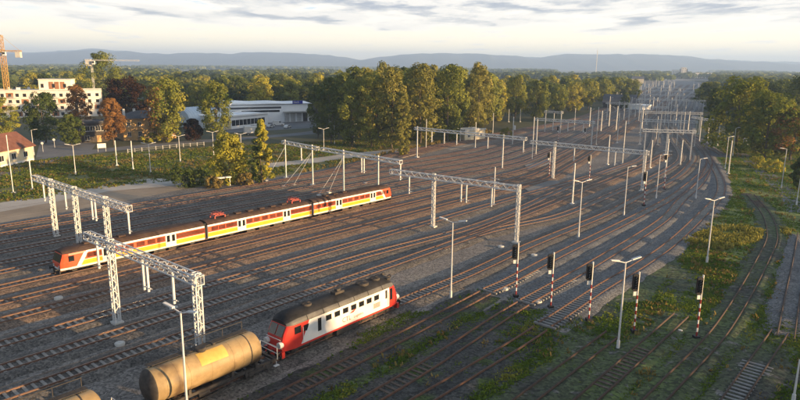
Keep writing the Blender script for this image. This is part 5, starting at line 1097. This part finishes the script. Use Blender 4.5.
def trunk(seed, h, rad, low, r0):
    r = np.random.default_rng(seed+900); b = MB('bark'); top = h*.72; pts = [(0,0,-.3), (r.normal(0,.1), r.normal(0,.1), h*low*.6), (r.normal(0,.25), r.normal(0,.25), h*.45), (r.normal(0,.3), r.normal(0,.3), top)]
    rr = [r0*1.25, r0, r0*.7, r0*.25]
    for i in range(3): b.cyl(pts[i], pts[i+1], rr[i], rr[i+1], 8, cap=False)
    for k in range(6):
        z = h*(low*.75+.09*k); a = k*2.4+r.random(); q = Vector(pts[1]).lerp(Vector(pts[3]), min(.9, .12*k+.1)); q.z = z; L = rad*(.75-.07*k)
        b.cyl(q, q+Vector((math.cos(a)*L, math.sin(a)*L, h*.13)), r0*(.42-.04*k), r0*.08, 6, cap=False)
    return b.mesh('trunk')
tree_cache = {}
SHAPE = dict(green=('round', .18), dark=('round', .10), dark2=('wide', .06), olive=('round', .06), brown=('tall', .07), yellow=('round', .03), orange=('tall', .14), maroon=('wide', .12), mixed=('round', .14), yellow_shaded=('cone', .05))
MATS = dict(mixed='green', yellow_shaded='yellow')
def tree_meshes(sp, var, h, rad, near):
    sh, low = SHAPE[sp]; r = np.random.default_rng(var)
    nc, nl, lf = (72, 105, .42) if near else (50, 84, .60)
    lf *= max(.75, min(1.35, rad/6)); V, F, T = crown(var, h, rad, sh, nc, nl, lf, low); mats = [L_[MATS.get(sp, sp)]]; mi = None
    if sp == 'mixed': c = V.reshape(-1, 4, 3).mean(1); mi = ((-c[:, 0]*.9-c[:, 1]*.35+r.normal(0, rad*.22, len(c))) > rad*.52).astype(int); mats.append(L_['orange'])
    if sp == 'yellow_shaded': c = V.reshape(-1, 4, 3).mean(1); mi = ((c[:, 0]+r.normal(0, rad*.2, len(c))) < -rad*.12).astype(int); mats.append(L_['dark'])  # left half gets dark leaves: the shaded side put into the colour
    return raw_mesh('crown', V, F, mats, T, mi), trunk(var, h, rad, low, max(.14, rad*.055))
def tree(x, y, h, rad, sp, label, group=None, var=None, near=True, name='tree', shared=False):
    key = (sp, var) if shared else None
    if shared:
        if key not in tree_cache: tree_cache[key] = tree_meshes(sp, 40+var, 20, 6, near)
        cm, tm = tree_cache[key]; sc = (rad/6, rad/6, h/20)
    else: cm, tm = tree_meshes(sp, var, h, rad, near); sc = (1, 1, 1)
    t = thing(name, label, 'tree', (x, y, 0), random.random()*6.28 if sp not in ('mixed', 'yellow_shaded') else 0, group)
    t.scale = sc; link('trunk', tm, t); link('crown', cm, t); return t
PLACED = []
for i, (x, y, h, rad, sp, lab) in enumerate(TREES):
    tree(x, y, h, rad*.86, sp, lab, None, 100+i, True, 'conifer' if 'conifer' in lab else 'tree'); PLACED.append((x, y, rad))
for i, (x, y, rad, lab) in enumerate(BUSHES):
    sp = 'dark' if 'dark' in lab else 'brown' if ('brown' in lab or 'rusty' in lab) else 'dry' if 'straw' in lab else 'yellow'
    V, F, T = crown(300+i, rad*1.35, rad, 'wide', 22, 60, .30, .0); t = thing('shrub', lab, 'shrub', (x, y, 0)); link('foliage', raw_mesh('foliage', V, F, [L_[sp]], T), t)
    b = MB('bark')
    for k in range(5): b.cyl((0,0,-.1), (math.cos(k*1.3)*rad*.5, math.sin(k*1.3)*rad*.5, rad*.8), .06, .02, 5, cap=False)
    b.build('stem', t)
trng = np.random.default_rng(11)
BLOCK = [(YARD, 4), ([(-80,255),(-45,275),(-35,315),(-90,300)], 0), ([(-260,60),(30,262),(-66,206)], 0)]
BLD = [(-105,160,16),(-90,228,13),(-107,218,9),(-186,316,24),(-205,310,14),(-160,328,13),(-70,302,16),(-52,318,18),(-66,280,16),(-86,282,12),(148,428,14),(153,416,12),(172,250,10),(49,331,12)]
def free(x, y, rad, gap=.75):
    if any((x-a)**2+(y-b)**2 < ((rad+c)*gap)**2 for a, b, c in PLACED): return False
    if any((x-a)**2+(y-b)**2 < (c+2)**2 for a, b, c in BLD): return False
    return not any(inside(np.array([[x, y]]), q)[0] for q, _ in BLOCK)
def belt(poly, n, hr, rr, sps, label, group, near=False, gap=.75):
    xs = [p[0] for p in poly]; ys = [p[1] for p in poly]; k = 0; tries = 0
    while k < n and tries < n*60:
        tries += 1; x, y = trng.uniform(min(xs), max(xs)), trng.uniform(min(ys), max(ys))
        if not inside(np.array([[x, y]]), poly)[0]: continue
        rad = trng.uniform(*rr)
        if not free(x, y, rad, gap): continue
        sp = sps[trng.integers(len(sps))]; h = trng.uniform(*hr)*(1.06 if sp == 'brown' else 1)
        lab = label[sp] if isinstance(label, dict) else label
        tree(x, y, h, rad, sp, lab, group, int(trng.integers(5)), near, 'tree', True); PLACED.append((x, y, rad)); k += 1
def lab(where): return {'olive': 'olive tree '+where, 'brown': 'brownish tree '+where, 'dark': 'dark green tree '+where, 'green': 'green tree '+where, 'yellow': 'yellow green tree '+where, 'orange': 'orange tree '+where, 'maroon': 'dark red tree '+where, 'dark2': 'deep green tree '+where}
belt([(-22,222),(10,228),(38,262),(52,320),(40,350),(-30,300)], 34, (22,27), (5.5,7.5), ['olive','brown','dark','olive'], lab('inside the tall belt behind the left tracks'), 'trees of the tall belt')
belt([(50,330),(110,400),(160,500),(200,620),(120,640),(40,440)], 46, (15,21), (5.5,8), ['green','olive','yellow','dark','green'], lab('in the woods between the tall belt and the yard bend'), 'trees of the middle woods')
belt([(-30,310),(40,350),(60,460),(-20,470),(-110,420),(-90,330)], 46, (17,22), (5,7), ['olive','yellow','green','dark'], lab('in the woods behind the warehouse'), 'trees behind the warehouse')
belt([(-108,255),(-90,240),(-95,300),(-100,420),(-160,430),(-128,330)], 18, (14,20), (5,7), ['dark','green','dark2','dark'], lab('in the dark woods between the flats and the pale shed'), 'trees between flats and shed')
belt([(-240,345),(-100,420),(-30,480),(60,470),(60,600),(-330,600),(-330,400)], 76, (14,20), (6,9), ['dark','green','dark','olive','yellow'], lab('in the woods behind the flats'), 'trees behind the flats')
belt([(178,215),(165,250),(165,300),(185,400),(300,560),(420,560),(280,280)], 58, (15,21), (6,9), ['dark','dark2','green','dark'], lab('in the wood at the right edge'), 'trees of the right wood')
belt([(-260,150),(-140,190),(-150,215),(-250,230)], 5, (13,18), (5,7), ['dark','green'], lab('behind the station house'), 'trees behind the station house')
# the row of trees along the right lane, nearest to the drone and outside the frame
def row(y0, y1, x0, x1, n, hr):
    for k in range(n):
        y = y0+(y1-y0)*(k+.5)/n; x = trng.uniform(x0, x1); h = trng.uniform(*hr)
        tree(x, y, h, h*.30, ('dark', 'green')[k % 2], 'tree of the roadside row beyond the right edge', 'roadside trees right of the frame', k % 5, False, 'tree', True); PLACED.append((x, y, 5))
row(-70, 0, 98, 122, 9, (15, 17)); row(0, 24, 95, 118, 4, (16, 17)); row(28, 52, 97, 120, 4, (10, 12)); row(60, 73, 98, 110, 2, (9, 10)); row(86, 124, 105, 120, 5, (10, 12)); row(-70, 10, 130, 150, 10, (18, 20))
# fields that lie open between the woods
FIELDS = [[(-420,900),(-180,860),(-120,960),(-380,1010)],[(60,1050),(260,1120),(250,1230),(40,1160)],[(380,1500),(760,1450),(800,1620),(420,1680)],[(-900,1600),(-420,1500),(-400,1680),(-880,1780)],[(-100,1900),(420,2000),(400,2180),(-120,2060)],[(700,1050),(980,1150),(960,1260),(690,1160)],[(900,2100),(1500,2200),(1480,2400),(900,2300)],[(-1700,2500),(-700,2400),(-700,2650),(-1700,2750)]]
for k, q in enumerate(FIELDS): sheet('field', q, .02, ('dirt', 'field', 'farstone')[k % 3])
# the plain beyond: woodland that reads as one mass
def far_wood():
    r = np.random.default_rng(21); V = []; T = []; n = 0
    def put(x, y, h, rad, q):
        m = q; d = r.normal(size=(m, 3)); d[:, 2] = np.abs(d[:, 2])*.9-.15; d /= np.linalg.norm(d, axis=1)[:, None]
        pos = np.array([x, y, h*.52])+d*np.array([rad, rad, h*.48])*(.75+.3*r.random(m))[:, None]; nn = d+r.normal(0, .18, (m, 3)); nn /= np.linalg.norm(nn, axis=1)[:, None]
        V.append(leaf_quads(pos, nn, rad*.55, r)); T.append(np.clip(.34+r.normal(0, .15)+r.normal(0, .04, m), 0, 1))
    tot = 0
    while tot < 6200:
        Y = 560*(5200/560)**r.random(); X = r.uniform(-.72, .76)*Y
        p = np.array([[X, Y]]); 
        if blotch(p, 150+Y*.22, 5)[0] < .44: continue
        if any(inside(p, q)[0] or inside(p+np.array([[0, 90.]]), q)[0] for q in FIELDS): continue
        if Y < 640 and -330 < X < 200: continue
        cx = np.interp(Y, [560,750,1070,1700], [234,325,470,800]); wd = np.interp(Y, [560,1070,1700], [46,58,20])
        if abs(X-cx) < wd and Y < 1600: continue
        k = 1+Y/4200; put(X, Y, r.uniform(11, 17)*(1 if Y > 1200 else 1), r.uniform(5, 8)*k*1.1, 34); tot += 1
    V = np.concatenate(V); o = link('woodland', raw_mesh('woodland', V, np.arange(len(V)).reshape(-1, 4), [L_['olive'], L_['dark']], np.concatenate(T), np.repeat(r.integers(0, 4, len(V)//4//34) > 0, 34).astype(int))); o['kind'] = 'stuff'
far_wood()
b = None
# ------------------------------------------------------------------ grass and weeds
def tufts(name, poly, n, hr, mats, seed, thr, sc, keep=None, blades=4, wide=.10):
    r = np.random.default_rng(seed); xs = [p[0] for p in poly]; ys = [p[1] for p in poly]; P = np.c_[r.uniform(min(xs), max(xs), n*4), r.uniform(min(ys), max(ys), n*4)]
    P = P[inside(P, poly)]; w = blotch(P, sc, seed)+.25*(blotch(P, sc*.28, seed+1)-.5)*2; P = P[w+r.normal(0, .11, len(P)) > thr]
    if keep is not None: P = P[keep(P)]
    P = P[:n]; m = len(P)
    if not m: return
    B = blades; c = np.repeat(P, B, 0)+r.normal(0, .16, (m*B, 2)); ang = r.random(m*B)*6.28; h = np.repeat(r.uniform(*hr, m), B)*(.6+.6*r.random(m*B)); wd = wide*(.6+.8*r.random(m*B)); ln = h*(.2+.55*r.random(m*B))
    ca, sa = np.cos(ang), np.sin(ang); z0 = np.zeros(m*B)
    q = np.stack([np.c_[c[:, 0]-sa*wd, c[:, 1]+ca*wd, z0], np.c_[c[:, 0]+sa*wd, c[:, 1]-ca*wd, z0], np.c_[c[:, 0]+ca*ln+sa*wd*.5, c[:, 1]+sa*ln-ca*wd*.5, h], np.c_[c[:, 0]+ca*ln-sa*wd*.5, c[:, 1]+sa*ln+ca*wd*.5, h]], 1).reshape(-1, 3)
    t = np.clip(np.repeat(.48+r.normal(0, .09, m)+(blotch(P, sc*.6, seed+2)-.5)*.6, B)+r.normal(0, .04, m*B), 0, 1)
    o = link(name, raw_mesh(name, q, np.arange(len(q)).reshape(-1, 4), [L_[mats]], t)); o['kind'] = 'stuff'
def off_tracks(dmin):
    pts = np.array([p for nm in ('M','N','O','P','Nf','Of','Pf','Q','R3','R2','R1','R0','T6') for p, d in TRACK[nm] if p[1] < 260])
    def f(P):
        k = np.ones(len(P), bool)
        for i in range(0, len(P), 2000):
            k[i:i+2000] = (np.hypot(P[i:i+2000, None, 0]-pts[None, :, 0], P[i:i+2000, None, 1]-pts[None, :, 1]).min(1) > dmin)
        return k
    return f
SLOPE = [(40,80),(46,95),(56,112),(72,135),(80,150),(90,168),(99,192),(108,216),(123,242),(150,235),(130,165),(104,140),(84,112),(70,88),(56,62),(44,52),(36,66)]
tufts('weeds', SLOPE, 26000, (.08, .26), 'weed', 1, .30, 16, off_tracks(1.9))
tufts('dry_grass', SLOPE, 4500, (.2, .5), 'dry', 2, .60, 20, off_tracks(1.9))
LOWER = [(-12,40),(-2,66),(12,66),(30,70),(46,95),(60,80),(60,55),(34,38)]
tufts('weeds', LOWER, 26000, (.05, .18), 'weed', 3, .43, 11, off_tracks(.55))
tufts('dry_grass', LOWER, 1500, (.2, .45), 'dry', 4, .70, 12, off_tracks(1.5))
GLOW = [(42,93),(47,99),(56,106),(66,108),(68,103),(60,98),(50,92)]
tufts('dry_grass', GLOW, 1900, (.2, .6), 'straw', 12, .34, 7, off_tracks(1.6))  # straw tufts added to brighten the strip where the sun strikes the grass
strip = [tuple(a) for a in [(-41*NV+s*DV).xy[:] for s in (8, 30, 50, 66)]+[(-39.9*NV+s*DV).xy[:] for s in (66, 50, 30, 8)]]
tufts('weeds', [(p[0]-0.0, p[1]) for p in strip], 1500, (.06, .22), 'weed', 5, .36, 9, None)
strip2 = [tuple(a) for a in [(-36.6*NV+s*DV).xy[:] for s in (8, 30, 50, 62)]+[(-34.4*NV+s*DV).xy[:] for s in (62, 50, 30, 8)]]
tufts('weeds', strip2, 1600, (.06, .22), 'weed', 6, .40, 9, None)
LAWN_IN = [(-150,150),(-112,172),(-104,172),(-98,182),(-80,192),(-62,207),(-30,224),(10,250),(-2,202),(-19,172),(-33,150),(-46,150),(-63,138),(-75,122),(-88,118)]
tufts('lawn_grass', LAWN_IN, 17000, (.12, .38), 'grass', 7, .30, 17, lambda P: ~inside(P, PATH2), 4, .16)
tufts('dry_grass', LAWN_IN, 7000, (.15, .45), 'dry', 8, .52, 18, lambda P: ~inside(P, PATH2), 4, .13)
EDGE = [(-45,133),(-33,146),(-18,170),(2,208),(22,238),(34,268),(40,268),(28,236),(8,204),(-14,166),(-28,144),(-40,131)]
tufts('dry_grass', EDGE, 6000, (.4, 1.0), 'dry', 9, .22, 14, lambda P: ~inside(P, YARD), 6, .15)
# ------------------------------------------------------------------ haze
hb = MB(); hm = bpy.data.materials.new('haze'); hm.use_nodes = True; hm.node_tree.nodes.clear()
ho = hm.node_tree.nodes.new('ShaderNodeOutputMaterial'); hv = hm.node_tree.nodes.new('ShaderNodeVolumePrincipled'); hv.inputs['Density'].default_value = HAZE; hv.inputs['Color'].default_value = (.42, .62, 1.0, 1); hv.inputs['Anisotropy'].default_value = .1
hm.node_tree.links.new(hv.outputs[0], ho.inputs['Volume']); hb.mats = [hm]; hb.box(-12300, 12300, -12300, 12300, -1.0, 250); o = hb.build('haze'); o['kind'] = 'stuff'
